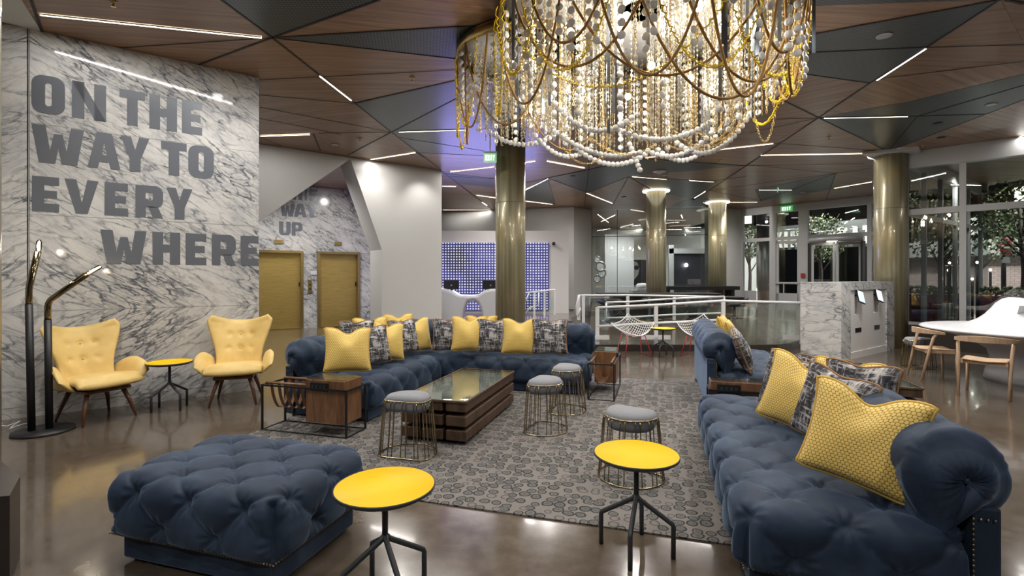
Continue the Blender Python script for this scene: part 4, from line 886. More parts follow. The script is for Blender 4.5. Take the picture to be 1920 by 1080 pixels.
# ------------------------------------------------------------------ pillows
def pillow_mesh(w, h, th, chop, seed, ears=.03):
    rnd = random.Random(seed); n = 26
    def outl(s_, t_):
        x = s_ * w / 2 * (1 - .10 * (1 - t_ * t_) + ears * .3 * t_ * t_); y = t_ * h / 2 * (1 - .08 * (1 - s_ * s_)) - .02 * (abs(s_) ** 8) * (abs(t_) ** 8) * t_
        y -= chop * math.exp(-(s_ / .36) ** 2) * sst((t_ + .15) / 1.15)
        return x, y
    ph = [rnd.uniform(0, 6) for _ in range(4)]
    def face(sg):
        def fn(u, v):
            s_, t_ = u * 2 - 1, v * 2 - 1; x, y = outl(s_, t_); m = max(0, (1 - s_ ** 2) * (1 - t_ ** 2))
            z = th * m ** .42 * (1 - .35 * math.exp(-((s_ / .5) ** 2 + ((t_ - .9) / .5) ** 2)) * (1 if chop else 0))
            z += .006 * sin(5 * s_ + ph[0]) * sin(4 * t_ + ph[1]) * m
            return Vector((x, -sg * z, y))
        return fn
    q = MB(); uvf = lambda u, v: (u * w * 2, v * h * 2)
    q.grid(face(1), n, n, uvf=uvf); q.grid(face(-1), n, n, uvf=uvf, flip=True); weld(q, 1e-5)
    rim = [outl(-1 + 2 * i / 20, -1) for i in range(20)] + [outl(1, -1 + 2 * i / 20) for i in range(20)] + [outl(1 - 2 * i / 20, 1) for i in range(20)] + [outl(-1, 1 - 2 * i / 20) for i in range(20)]
    pp_ = MB().tube([(x, 0, y) for x, y in rim], .0075, 6, closed=True); return q, pp_
def pillow(px, py, depth, size, face_deg, tilt, kind, label, grp, chop=.05, roll=0, zz=None):
    """px, py: where its middle shows; face_deg: world heading its front looks towards"""
    p = PY(px, py, depth); e = empty('throw_pillow', p); e.rotation_euler = (radians(-tilt), radians(roll), radians(face_deg + 90))
    e.rotation_mode = 'XYZ'
    q, pi_ = pillow_mesh(size, size, .085 * size / .45, chop if kind == 'y' else chop * .4, hash(label) % 999 if False else int(px * 3 + py))
    q.build('pillow_cover', 'yellowdot' if kind == 'y' else 'plaid', e); pi_.build('piping', 'yellowpipe' if kind == 'y' else 'piping', e)
    tag(e, label, 'pillow', grp); return e
gr_ = 'pillows on the foreground sofa'
pillow(1616, 818, 2.36, .475, 222, 14, 'y', 'biggest yellow honeycomb pillow in front on the foreground sofa', gr_, .07, roll=9)
pillow(1560, 765, 2.93, .46, 196, 14, 'b', 'black and white pillow wedged between the two front yellow pillows', gr_, roll=9)
pillow(1503, 737, 3.32, .50, 213, 14, 'y', 'yellow honeycomb pillow farther back on the foreground sofa', gr_, .07, roll=10)
pillow(1474, 722, 3.66, .46, 190, 10, 'b', 'black and white pillow at the far end of the foreground sofa', gr_, roll=8)
pillow(1612, 745, 3.05, .44, 205, 8, 'b', 'black and white pillow with tan edge peeking over the biggest yellow one', gr_)
pillow(1590, 735, 3.30, .44, 210, 6, 'y', 'yellow pillow tucked behind against the rolled sofa back', gr_)
pillow(1543, 722, 3.6, .42, 205, 6, 'b', 'dark pillow tip behind the farther yellow pillow', gr_)
gr_ = 'pillows on the marble side sofa'
pillow(652, 655, 5.05, .46, -62, 16, 'y', 'yellow pillow nearest the wooden side box with its top pinched', gr_, .06, roll=3)
pillow(699, 646, 5.6, .44, -38, 14, 'b', 'black and white pillow right behind the nearest yellow one', gr_)
pillow(727, 639, 5.95, .46, -42, 14, 'y', 'second yellow pillow along the marble side sofa', gr_, .05, roll=8)
pillow(757, 630, 6.35, .44, -38, 14, 'b', 'black and white pillow in the middle of the marble side row', gr_)
pillow(781, 627, 6.7, .46, -42, 12, 'y', 'third yellow pillow close to the sofa corner', gr_, .05)
pillow(670, 634, 5.7, .42, -50, 5, 'b', 'dark pillow corner poking up behind the nearest yellow pillow', gr_)
pillow(695, 628, 6.05, .44, -50, 5, 'y', 'yellow pillow edge behind the black one nearest the box', gr_)
pillow(748, 618, 6.75, .44, -48, 5, 'y', 'yellow pillow edge behind the middle black pillow', gr_)
gr_ = 'pillows against the back by the column'
pillow(841, 627, 6.7, .44, -85, 14, 'b', 'black and white pillow alone at the inner sofa corner', gr_)
pillow(880, 625, 6.45, .46, -88, 14, 'y', 'yellow pinched pillow in front of the reception desk arch', gr_, .06)
pillow(926, 629, 6.4, .44, -92, 14, 'b', 'black and white pillow in front of the brass column', gr_)
pillow(975, 630, 6.3, .46, -98, 14, 'y', 'yellow pinched pillow just past the brass column', gr_, .06)
pillow(1031, 631, 6.2, .45, -98, 14, 'b', 'black and white pillow at the outer end of the row', gr_)
pillow(903, 620, 6.72, .42, -92, 4, 'y', 'yellow pillow tip hidden behind two pillows at the column', gr_)
gr_ = 'pillows on the turned away sofa'
pillow(1390, 655, 5.45, .46, -20, 22, 'b', 'black and white pillow with tan piping leaning on the rolled back', gr_, roll=-10)
pillow(1373, 634, 5.85, .46, -25, 18, 'y', 'yellow pillow behind the leaning black one', gr_)
pillow(1360, 624, 6.2, .46, -30, 16, 'y', 'farthest yellow pillow on the turned away sofa', gr_)

# ------------------------------------------------------------------ coffee tables
def timber_table(loc, label, w=.62, l=1.46):
    e = empty('timber_coffee_table', loc, -AG)
    for k, (z0, z1) in enumerate(((.04, .13), (.165, .255), (.29, .37))):
        ws = [(-w / 2 + .0, -w / 2 + .17), (-w / 2 + .20, w / 2 - .22), (w / 2 - .19, w / 2)]
        for i, (a, b) in enumerate(ws):
            MB().box(((a + b) / 2, l / 2, (z0 + z1) / 2), (b - a, l, z1 - z0)).build('timber_beam', 'rustic', e, bev=.008)
    for z_ in (.02, .147, .272):
        q = MB()
        for y in (.2, l / 2, l - .2): q.box((0, y, z_), (w - .12, .09, .036))
        q.build('spacer_block', 'black', e)
    q = MB()
    for a, b in (((-w / 2, 0), (w / 2, 0)), ((w / 2, 0), (w / 2, l)), ((w / 2, l), (-w / 2, l)), ((-w / 2, l), (-w / 2, 0))): q.bar((*a, .378), (*b, .378), .018, .018)
    q.build('top_rim', 'rustic', e); MB().box((0, l / 2, .371), (w - .03, l - .03, .004)).build('reflection_board', 'reflectgrey', e); MB().box((0, l / 2, .387), (w - .01, l - .01, .01)).build('glass_top', 'tableglass', e, bev=.002)  # pale board added under the glass to stand in for its reflection
    tag(e, label, 'coffee table'); return e
timber_table(g(-1.89, 3.95), 'stacked dark timber coffee table with glass top on the rug')
timber_table(g(2.12, 5.68), 'glass topped timber table partly hidden behind the foreground sofa')

# ------------------------------------------------------------------ side magazine tables
def side_table(loc, rz, label, w=.92, d=.30, h=.44, left=False):
    e = empty('magazine_side_table', loc, rz); q = MB(); t_ = .016
    for x in (0, w):
        for y in (0, d): q.box((x, y, h / 2), (t_, t_, h))
    for z_ in (.008, h - .008):
        for y in (0, d): q.box((w / 2, y, z_), (w, t_, t_))
        for x in (0, w): q.box((x, d / 2, z_), (t_, d, t_))
    q.build('steel_frame', 'black', e)
    bx0, bx1 = (w * .52, w - .03) if not left else (.01, w * .5); s0_, s1_ = (.02, bx0) if not left else (bx1, w - .02)
    MB().box(((bx0 + bx1) / 2, d / 2, .315), (bx1 - bx0, d - .03, .39)).build('walnut_box', 'walnut', e, bev=.004)
    MB().box(((bx0 + bx1) / 2, d / 2, .517), (bx1 - bx0 - .01, d - .04, .012)).build('glass_top', 'tableglass', e)
    ou = MB().box((bx0 + .15, .008, .45), (.19, .016, .075)).build('power_outlet', 'black', e)
    q = MB()
    for k in range(4): q.box((bx0 + .09 + k * .04, -.002, .45), (.022, .006, .03))
    q.build('socket', 'tableblack', ou)
    q = MB()
    for y in (.03, d - .03): q = MB(); q.tube([(s0_, y, h + .012), (s1_, y, h + .012)], .012, 10); q.build('dowel', 'walnut', e)
    for k in range(5):
        x = s0_ + .06 + k * (s1_ - s0_ - .12) / 4; pts = [(x, .03 + (d - .06) * i / 14, h + .01 - .26 * sin(pi * i / 14) ** .6) for i in range(15)]
        q = MB()
        vs = []
        for p in pts: vs += [(p[0] - .018, p[1], p[2]), (p[0] + .018, p[1], p[2]), (p[0] + .018, p[1], p[2] + .004), (p[0] - .018, p[1], p[2] + .004)]
        fs_ = []
        for i in range(14):
            for j in range(4): a = i * 4 + j; b = i * 4 + (j + 1) % 4; fs_.append((a, b, b + 4, a + 4))
        q.add(vs, fs_, True); q.build('leather_strap', 'leather', e)
    tag(e, label, 'side table'); return e
side_table(g(-3.60, 3.83), -AG, 'walnut box side table with leather magazine slings beside the corner sofa')
side_table(g(-.50, 5.86), -AG + pi / 2, 'walnut box side table at the outer end of the corner sofa')
side_table(g(.44, 4.80), -AG, 'walnut box side table squeezed between the foreground and turned away sofas', w=.96, d=.22, left=True)

# ------------------------------------------------------------------ wire stools
def dshape(r, cut, n=36):
    pts = []
    for i in range(n):
        a = 2 * pi * i / n; x, y = r * cos(a), r * sin(a)
        pts.append((max(x, -cut), y))
    # round the corners of the flat side
    out = []
    for i in range(n): p = [pts[(i + k) % n] for k in (-1, 0, 1)]; out.append((sum(a[0] for a in p) / 3, sum(a[1] for a in p) / 3))
    return out
def stool(loc, rz, label, h=.46, grp='gold wire stools around the coffee table'):
    loc = (loc[0], loc[1], .009)
    e = empty('wire_stool', loc, rz); top_ = dshape(.185, .10); bot = [(x * 1.28, y * 1.28) for x, y in top_]; n = len(top_)
    q = MB()
    prof = [(.86, h - .10), (.97, h - .07), (1.0, h - .03), (.985, h), (.90, h + .022), (.5, h + .03), (.02, h + .03)]
    vs = [(x * k, y * k, z) for k, z in prof for x, y in top_]; fs_ = []
    for i in range(len(prof) - 1):
        for j in range(n): a = i * n + j; b = i * n + (j + 1) % n; fs_.append((a, b, b + n, a + n))
    fs_.append(tuple(range(n - 1, -1, -1))); fs_.append(tuple(range((len(prof) - 1) * n, len(prof) * n))); q.add(vs, fs_, True); q.build('seat_pad', 'greyseat', e)
    q = MB(); q.tube([(x * 1.03, y * 1.03, h - .012) for x, y in top_], .006, 6, closed=True); q.build('top_ring', 'gold', e)
    q = MB(); q.tube([(x, y, .006) for x, y in bot], .006, 6, closed=True); q.build('base_ring', 'gold', e)
    for k in range(24):
        i = int(k * n / 24); tx, ty = top_[i]; bx_, by_ = bot[i]
        q = MB(); q.tube([(tx * 1.03, ty * 1.03, h - .012), (tx * 1.08, ty * 1.08, h - .035), (tx * 1.10, ty * 1.10, h - .07), (bx_, by_, .008)], .0042, 5); q.build('wire_rod', 'gold', e)
    tag(e, label, 'stool', grp); return e
st = stool(PZ(765, 853), radians(75), 'gold wire stool beside the timber beams, nearest the ottoman')
copy_tree(st, PZ(1018, 806) + Vector((0, 0, .009)), radians(-25), 'gold wire stool in the middle of the rug, front one of the overlapping pair')
copy_tree(st, PZ(1058, 770) + Vector((0, 0, .009)), radians(-20), 'gold wire stool of the overlapping pair, nearer the corner sofa')
copy_tree(st, PZ(1183, 895) + Vector((0, 0, .009)), radians(-125), 'gold wire stool right behind the yellow table on the rug')
copy_tree(st, PZ(1722, 690), radians(90), 'gold wire stool in shadow behind the pale wooden chair')

# ------------------------------------------------------------------ yellow tables
def ytable(loc, rz, label, r=.222, h=.52):
    e = empty('tray_side_table', loc, rz)
    MB().lathe([(r - .003, h - .001), (r - .008, h - .002), (r - .014, h - .012), (0, h - .012)], 48, caps=False).build('yellow_tray', 'yellowtop', e)
    MB().lathe([(.0, h - .026), (r - .02, h - .026), (r, h - .012), (r, h), (r - .004, h), (r - .005, h - .014), (0, h - .016)], 48).build('tray_rim', 'tableblack', e)
    MB().tube([(0, 0, h - .026), (0, 0, .27)], .0135, 12).build('post', 'tableblack', e)
    for k in range(4):
        a = k * pi / 2 + pi / 4; q = MB(); q.tube([(0, 0, .30), (.02 * cos(a), .02 * sin(a), .275), (.185 * cos(a), .185 * sin(a), .175), (.188 * cos(a), .188 * sin(a), .165), (.188 * cos(a), .188 * sin(a), .002)], .0125, 10); q.build('leg', 'tableblack', e)
    tag(e, label, 'side table', 'small yellow tray tables'); return e
p = PZ(722, 909, .52); yt = ytable((p.x, p.y, 0), radians(-12), 'round yellow tray table beside the tufted ottoman')
p = PZ(1193, 849, .52); copy_tree(yt, (p.x, p.y, 0), radians(22), 'round yellow tray table at the rug edge in front of a wire stool')
p = PZ(318, 678, .52); copy_tree(yt, (p.x, p.y, 0), radians(20), 'round yellow tray table between the two yellow lounge chairs')
p = PZ(1243, 615, .52); copy_tree(yt, (p.x, p.y, 0), radians(10), 'round yellow tray table between the white wire chairs')

# ------------------------------------------------------------------ yellow lounge chairs (front towards +x)
def lounge_chair(loc, rz, label):
    e = empty('wing_lounge_chair', loc, rz)
    dim = [(y, z) for z in (.60, .76) for y in (-.12, 0, .12)]
    def halfw(z): t_ = (z - .30) / .70; return .245 + .03 * sin(t_ * 3) * 0 + .115 * sst((t_ - .25) / .75) + .02 * (1 - sst(t_ * 4))
    def back(sg):
        def fn(u, v):
            s_ = u * 2 - 1; zt_ = .925 + .075 * abs(s_) ** 2.2 ; rr_ = 1 - max(0, abs(s_) - .86) / .14 * 0
            z = .30 + (zt_ - .30) * v; w = halfw(z) * (1 - .15 * sst((v - .90) / .10)); y = s_ * w
            x = -.20 - .20 * v + .13 * abs(s_) ** 2.4 * (.5 + .5 * v)
            em = max(0, (1 - abs(s_) ** 5)) ** .5 * max(0, (1 - (2 * v - 1) ** 8)) ** .5
            th = .055 * em
            if sg > 0:
                for (dy, dz) in dim: th -= .018 * math.exp(-((y - dy) ** 2 + (z - dz) ** 2) / .0009)
            return Vector((x + sg * th, y, z))
        return fn
    q = MB(); q.grid(back(1), 36, 44, flip=True); q.grid(back(-1), 36, 44); weld(q, 1e-5); q.build('wing_back', 'yleather', e)
    for (dy, dz) in dim:
        v = (dz - .3) / .66; MB().ball((-.20 - .20 * v + .042, dy, dz), .009, 8, 5).build('back_button', 'yleather', e)
    def seat(sg):
        def fn(u, v):
            a = (u * 2 - 1); b_ = v * 2 - 1; w = .30 - .03 * (1 - sst(v * 1.3)) ; y = a * w; x = -.26 + .60 * v - .05 * a * a * (v > .5) * (v - .5) * 2
            m_ = max(0, (1 - abs(a) ** 4) * (1 - abs(b_) ** 6)) ** .5; zc_ = .385 + .045 * v - .05 * sst((v - .85) / .15)
            return Vector((x, y, zc_ + sg * .055 * m_))
        return fn
    q = MB(); q.grid(seat(1), 24, 28); q.grid(seat(-1), 24, 28, flip=True); weld(q, 1e-5); q.build('seat_cushion', 'yleather', e)
    for sy in (-1, 1):
        def arm(sg, sy=sy):
            def fn(u, v):
                x = -.24 + .44 * u; flare = .03 * v + .09 * v * sst(u * 1.2); hz = .20 * (.55 + .45 * sin(pi * min(1, u * 1.05)) ) - .06 * sst((u - .8) / .2)
                z = .32 + .02 * u + (hz + .06) * v
                em = max(0, (1 - (2 * u - 1) ** 6) * (1 - (2 * v - 1) ** 4)) ** .5
                return Vector((x, sy * (.27 + flare) + sg * .038 * em, z))
            return fn
        q = MB(); q.grid(arm(1), 20, 14, flip=(False)); q.grid(arm(-1), 20, 14, flip=True); weld(q, 1e-5); q.build('armrest', 'yleather', e)
    q = MB(); q.box((0.0, 0, .315), (.46, .40, .035)); q.build('seat_frame', 'legwood', e, bev=.01)
    for sx in (-1, 1):
        for sy in (-1, 1):
            q = MB(); q.tube([(sx * .15, sy * .15, .32), (sx * .20 + .0, sy * .20, .16), (sx * .245, sy * .235, .0)], [.024, .020, .011], 10); q.build('leg', 'legwood', e)
    tag(e, label, 'lounge chair', 'yellow wing lounge chairs by the marble wall'); return e
lc = lounge_chair((-4.27, 5.10, 0), radians(-24), 'pale yellow buttoned wing chair beside the floor lamp')
copy_tree(lc, (-3.22, 5.80, 0), radians(-70), 'pale yellow buttoned wing chair near the end of the marble wall')

# ------------------------------------------------------------------ floor lamp
fl = empty('floor_lamp', (-4.40, 4.66, 0))
MB().lathe([(0, 0), (.225, 0), (.23, .008), (.228, .022), (0, .024)], 48).build('base', 'black', fl)
def lp_(px, py, y=4.66): p = PY(px, py, y); return Vector((p.x + 4.40, y - 4.66, p.z))
for k, (b0, kk, bend, tipp, bul) in enumerate((((67, 803), (62, 570), (62, 540), (79, 472), (82, 450)), ((87, 803), (84, 600), (84, 566), (158, 514), (185, 498)))):
    B0 = lp_(*b0); B0.z = .02; K = lp_(*kk); Bn = lp_(*bend); T = lp_(*tipp); U = lp_(*bul)
    B0.y = K.y = Bn.y = T.y = U.y = (-.04 if k == 0 else .03)
    q = MB(); q.tube([B0, K], .029, 16); q.build('pole', 'black', fl)
    d1_ = (T - Bn).normalized(); d0 = (Bn - K).normalized()
    q = MB(); q.tube([K, Bn - d0 * .05, Bn - d0 * .02 + d1_ * .008, Bn + d1_ * .035, T], .026, 16); q.build('brass_arm', 'bronze', fl)
    q = MB(); q.tube([T, T + d1_ * .02, U - d1_ * .02, U], [.018, .022, .022, .008], 12); bb = q.build('bulb', 'bulbglass', fl)
    q = MB(); q.tube([T + d1_ * .01, U - d1_ * .02], .008, 8); q.build('filament', 'filament', bb)
    lamp('floor_lamp_glow', 'POINT', fl.location + (T + U) / 2 + Vector((0, -.05, 0)), 4, WARM, .03)
tag(fl, 'black and brass floor lamp with two bent arms and bare tube bulbs', 'floor lamp')
q = MB(); q.tube([(-4.62 - .018 * i, 4.70 + .07 * sin(i * .7) + .008 * i, .012 + .03 * abs(sin(i * .45))) for i in range(18)], .005, 6); tag(q.build('power_cord', 'whitegloss'), 'loose pale cord on the floor behind the lamp base', 'cord')

# ------------------------------------------------------------------ wire diamond chairs (front towards +x)
def diamond_chair(loc, rz, label):
    e = empty('wire_diamond_chair', loc, rz)
    def S_(u, v):                                   # u,v in [-1,1]; diamond corners: front, back, wings
        p_, q_ = (u + v) / 2, (u - v) / 2           # p along front-back (+ front), q left-right
        x = .03 + .31 * p_ - .06 * q_ * q_; z = .36 + .36 * max(0, .1 - p_) ** 1.25 + .07 * max(0, p_ - .2)
        z += .24 * abs(q_) ** 1.6; y = .42 * q_
        return Vector((x, y, z - .01))
    q = MB(); n = 15
    for i in range(n):
        c_ = -1 + 2 * i / (n - 1)
        q.tube([S_(c_, -1 + 2 * j / 16) for j in range(17)], .0042, 4, caps=False); q.tube([S_(-1 + 2 * j / 16, c_) for j in range(17)], .0042, 4, caps=False)
    for (a, b) in (((-1, -1), (1, -1)), ((1, -1), (1, 1)), ((1, 1), (-1, 1)), ((-1, 1), (-1, -1))):
        q.tube([S_(a[0] + (b[0] - a[0]) * j / 16, a[1] + (b[1] - a[1]) * j / 16) for j in range(17)], .008, 6)
    q.build('wire_shell', 'railwhite', e)
    q = MB()
    for sy in (-1, 1):
        y1_, y2_ = sy * .17, sy * .25
        q.tube([(-.12, y1_, .42), (-.22, y2_, .01), (.26, y2_, .01), (.14, y1_, .38)], .0085, 6)
    q.tube([(-.12, -.17, .42), (-.12, .17, .42)], .0085, 6); q.tube([(.14, -.17, .38), (.14, .17, .38)], .0085, 6)
    q.build('sled_base', 'redframe', e); tag(e, label, 'chair', 'white wire chairs by the railing'); return e
dc = diamond_chair((2.25, 9.2, 0), radians(-82), 'white wire mesh chair on red legs nearest the corner sofa')
copy_tree(dc, (3.45, 9.15, 0), radians(-128), 'white wire mesh chair on red legs half behind the turned away sofa')

# ------------------------------------------------------------------ railings
def rail(name, pts_px, Y, r, mat, parent):
    q = MB(); q.tube([PY(x, y, Y) for x, y in pts_px], r, 8); return q.build(name, mat, parent)
def railing(name, Y, lines, posts, glassq, label, r=.026, w=.07):
    e = empty(name, (0, 0, 0))
    for l in lines: rail('hand_rail', l, Y, r, 'railwhite', e)
    for px, y0, y1 in posts:
        a, b = PY(px, y0, Y), PY(px, y1, Y); b.z = max(b.z, plat_z(Y) if Y > 9.75 else .0); q = MB(); q.box(((a.x), Y, (a.z + b.z) / 2), (w, w * .6, abs(a.z - b.z))); q.build('post', 'railwhite', e)
    for (x0, y0), (x1, y1) in glassq:
        a, b = PY(x0, y0, Y), PY(x1, y1, Y); b.z = max(b.z, plat_z(Y) if Y > 9.75 else .0); MB().box(((a.x + b.x) / 2, Y + .02, (a.z + b.z) / 2), (b.x - a.x, .012, a.z - b.z)).build('glass_panel', 'railglass', e)
    tag(e, label, 'railing'); return e
railing('glass_railing', 9.78, [[(1120, 577), (1232, 572), (1355, 564), (1503, 568)], [(1120, 612), (1230, 606), (1350, 600)]], [(1120, 576, 660), (1230, 571, 650), (1356, 562, 650), (1503, 566, 652)], [((1124, 580), (1226, 645)), ((1234, 576), (1352, 645)), ((1360, 570), (1500, 645))], 'white railing with glass panels right behind the wire chairs')
railing('ramp_handrail', 11.2, [[(1137, 567), (1180, 566), (1262, 560), (1358, 556)], [(1358, 556), (1358, 587), (1262, 590), (1180, 595), (1137, 596), (1137, 567)]], [], [], 'white looped handrail inside the ramp', .022)
railing('rear_railing', 12.4, [[(1085, 554), (1176, 553.5), (1264, 555), (1358, 557)]], [(1085, 553, 600), (1094, 553, 605), (1177, 553, 600), (1264, 555, 600)], [((1096, 557), (1173, 595)), ((1181, 557), (1260, 595)), ((1268, 558), (1356, 595))], 'white railing farthest back along the ramp', .026)
railing('stair_handrail', 11.0, [[(1086, 554), (1081, 573), (1081, 590), (1084, 594), (1088, 577)]], [], [], 'short white looped handrail at the stair beside the ramp', .02)
e = railing('reception_railing', 13.0, [[(985, 549), (1041, 543)], [(985, 567), (992, 549)], [(985, 590), (993, 577), (1010, 572), (1010, 548)]], [(1002, 547, 600), (1021, 545, 596), (1040, 543, 590)], [((987, 549), (1019, 592)), ((1023, 547), (1038, 588))], 'white stair railing between brass column and dotted panel', .02, .05)
for k, (x0, x1) in enumerate(((1100, 1143), (1203, 1228), (1234, 1258), (1470, 1500))):
    a, b = PY(x0, 637, 9.68), PY(x1, 629, 9.68); o = MB().box(((a.x + b.x) / 2, 9.71, (a.z + b.z) / 2), (b.x - a.x, .02, b.z - a.z)).build('curb_plate', 'railwhite'); tag(o, ['pale plate low on the railing beside the corner sofa end', 'pale plate low on the railing behind the first wire chair', 'pale plate low on the railing behind the yellow table', 'pale plate low on the railing beside the marble kiosk'][k], 'plate', 'white plates along the railing foot')

# black communal counter, chairs behind the railing
ct = empty('communal_counter', (4.2, 14.02, plat_z(14.2)))
MB().box((-.1, 0, .60), (3.3, .9, .05)).build('counter_top', 'black', ct, bev=.01); MB().box((-.1, 0, .30), (2.6, .5, .56)).build('counter_body', 'darkwall', ct)
tag(ct, 'long black communal counter around the middle brass column', 'table')
c2 = empty('rear_counter', (6.0, 16.4, .55)); MB().box((.1, 0, .55), (2.6, .6, .12)).build('counter_top', 'black', c2); MB().box((-.9, 0, .25), (.1, .5, .5)).build('leg', 'black', c2); MB().box((1.2, 0, .25), (.1, .5, .5)).build('leg', 'black', c2)
tag(c2, 'dark counter behind the far green tinted column', 'table')
def barrel(loc, rz, label):
    e = empty('barrel_chair', loc, rz); q = MB()
    pts = [(.30 * cos(a), .30 * sin(a), .52 - .10 * max(0, cos(a))) for a in [radians(60 + 240 * i / 16) for i in range(17)]]
    q.tube(pts, .055, 10); q.build('backrest', 'black', e); MB().lathe([(0, .30), (.27, .30), (.30, .34), (.28, .42), (0, .44)], 24).build('seat', 'black', e)
    q = MB(); q.tube([(0, 0, .30), (0, 0, .02)], .03, 8).lathe([(0, 0), (.22, 0), (.2, .02), (0, .03)], 24); q.build('pedestal', 'steel', e); q = MB(); q.tube([(p_[0] * 1.2, p_[1] * 1.2, p_[2] - .12) for p_ in pts], .018, 8); q.build('back_band', 'leather', e)
    tag(e, label, 'chair', 'dark barrel chairs behind the railing'); return e
z_ = plat_z(12.9); bc = barrel((2.55, 12.9, z_), radians(-70), 'dark rounded barrel chair at the counter end nearest the corner sofa')
for x, y, a, lab in ((3.8, 13.2, -90, 'dark barrel chair behind the yellow table and railing'), (5.0, 13.3, -100, 'dark barrel chair at the counter behind the second wire chair'), (6.1, 13.6, -110, 'dark barrel chair at the counter end by the pale pier')): copy_tree(bc, (x, y, plat_z(y)), radians(a), lab)

# ------------------------------------------------------------------ marble kiosk
KO = Vector((5.63, 8.48)); KA = atan2(.5855, .8107); kh = 1.365; kl = 2.52; kd = .66
kk_ = empty('checkin_kiosk', (KO.x, KO.y, 0), KA)
q = MB(); q.box((kl / 2, kd / 2 + .05, kh / 2), (kl - .0, kd - .1, kh)); q.box((.2, .05, kh / 2), (.4, .1, kh)); q.box((kl - .2, .05, kh / 2), (.4, .1, kh)); q.box((kl / 2, .05, kh - .07), (kl - .8, .1, .14)); q.build('marble_shell', 'marble3', kk_)
q = MB(); pz0, pz1 = .0, kh - .14
nx_ = [(.64, .94), (1.52, 1.80)]
cuts = [.4, .64, .94, 1.52, 1.80, kl - .4]
for i, (a, b) in enumerate(zip(cuts[:-1], cuts[1:])):
    if i in (1, 3): q.box(((a + b) / 2, .06, .39), (b - a, .06, .78)); q.box(((a + b) / 2, .093, 1.0), (b - a, .01, .46))
    else: q.box(((a + b) / 2, .06, (pz0 + pz1) / 2), (b - a, .06, pz1 - pz0))
q.box((kl / 2, .04, .06), (kl - .8, .06, .12)); q.build('white_panel', 'cement', kk_)
for i, (x, mt) in enumerate(((.72, 'screen'), (1.60, 'screen2'))):
    tb = MB().box((0, 0, 0), (.17, .02, .26)).build('tablet', 'black', kk_, bev=.008); tb.location = (x + .05, -.02, 1.10); tb.rotation_euler = (radians(-24), radians(18), radians(-18))
    MB().box((0, -.012, 0), (.145, .004, .22)).build('screen', mt, tb); MB().box((0, .05, .0), (.03, .1, .03)).build('mount_arm', 'black', kk_).location = (x + .02, .03, 1.12)
    MB().box((x + .08, .028, .50), (.26, .012, .075)).build('ticket_slot', 'black' if i == 0 else 'steel', kk_)
tag(kk_, 'marble check-in kiosk with white recessed front and two small tablets', 'kiosk')

# ------------------------------------------------------------------ white sculptural table and pale chairs
tb = empty('sculptural_table', (7.35, 6.85, 0))
prof = [(.62, 0), (.60, .12), (.55, .30), (.58, .42), (.78, .56), (1.12, .665), (1.32, .70), (1.345, .715), (1.32, .735), (1.1, .745), (.92, .757), (.74, .785), (.55, .85), (.42, .93), (.33, 1.01), (.25, 1.09), (.15, 1.15), (.06, 1.172), (.0, 1.175)]
q = MB().lathe(prof, 72); q.v = [(x - (.45 * (1 - hypot(x, y) / .92) if z > .745 and hypot(x, y) < .92 else 0), y, z) for x, y, z in q.v]; q.build('table_body', 'whitegloss', tb)
MB().box((0, 0, 0), (.10, .16, .004), M_=(Matrix.Rotation(radians(-25), 3, 'Z') @ Matrix.Rotation(radians(-62), 3, 'X'))).build('power_plate', 'steel', tb).location = (-.55, -.25, 1.0)
tag(tb, 'white sculptural table swelling into a smooth hump by the street window', 'table')
def ash_chair(loc, rz, label):                     # front towards +x
    e = empty('ash_armchair', loc, rz)
    q = MB()
    def seat(sg):
        def fn(u, v):
            x = -.19 + .40 * u; y = (-.22 + .44 * v) * (1 - .05 * (1 - u)); m_ = max(0, (1 - (2 * u - 1) ** 8) * (1 - (2 * v - 1) ** 8)) ** .5
            return Vector((x, y, .445 - .014 * math.exp(-((v - .5) / .3) ** 2) + sg * .010 * m_))
        return fn
    q.grid(seat(1), 16, 16); q.grid(seat(-1), 16, 16, flip=True); weld(q, 1e-5); q.build('seat', 'ash', e)
    for sy in (-1, 1):
        MB().tube([(.18, sy * .19, .43), (.19, sy * .20, .0)], [.019, .015], 10).build('leg', 'ash', e)
        MB().tube([(-.06, sy * .245, .665), (-.10, sy * .245, .62), (-.14, sy * .235, .45), (-.235, sy * .22, .0)], [.016, .019, .019, .014], 10).build('leg', 'ash', e)
    q = MB(); q.box((.0, .20, .415), (.36, .022, .045)).box((.0, -.20, .415), (.36, .022, .045)).box((.18, 0, .415), (.022, .40, .045)).box((-.14, 0, .415), (.022, .40, .045)); q.build('seat_frame', 'ash', e)
    vs = []; n = 26
    for i in range(n + 1):
        a = radians(92 + 176 * i / n) ; rx, ry = .25, .285; cx_ = .02; hh = .035 + .045 * max(0, -cos(a)) ** 1.2 ; zc_ = .675 + .025 * max(0, -cos(a))
        for (dr, dz) in ((.012, -hh / 2), (.012, hh / 2), (-.012, hh / 2), (-.012, -hh / 2)):
            vs.append(((rx + dr) * cos(a) + cx_, (ry + dr) * sin(a), zc_ + dz))
    fs_ = []
    for i in range(n):
        for j in range(4): a = i * 4 + j; b = i * 4 + (j + 1) % 4; fs_.append((a, b, b + 4, a + 4))
    fs_ += [(3, 2, 1, 0), (n * 4, n * 4 + 1, n * 4 + 2, n * 4 + 3)]
    MB().add(vs, fs_).build('curved_backrest', 'ash', e, bev=.005)
    tag(e, label, 'chair', 'pale wooden chairs at the white table'); return e
ac = ash_chair((5.83, 6.10, 0), radians(40), 'pale ash armchair with curved backrest, nearer one at the white table')
copy_tree(ac, (6.02, 7.08, 0), radians(-18), 'pale ash armchair seen from the side in front of the dark sill')

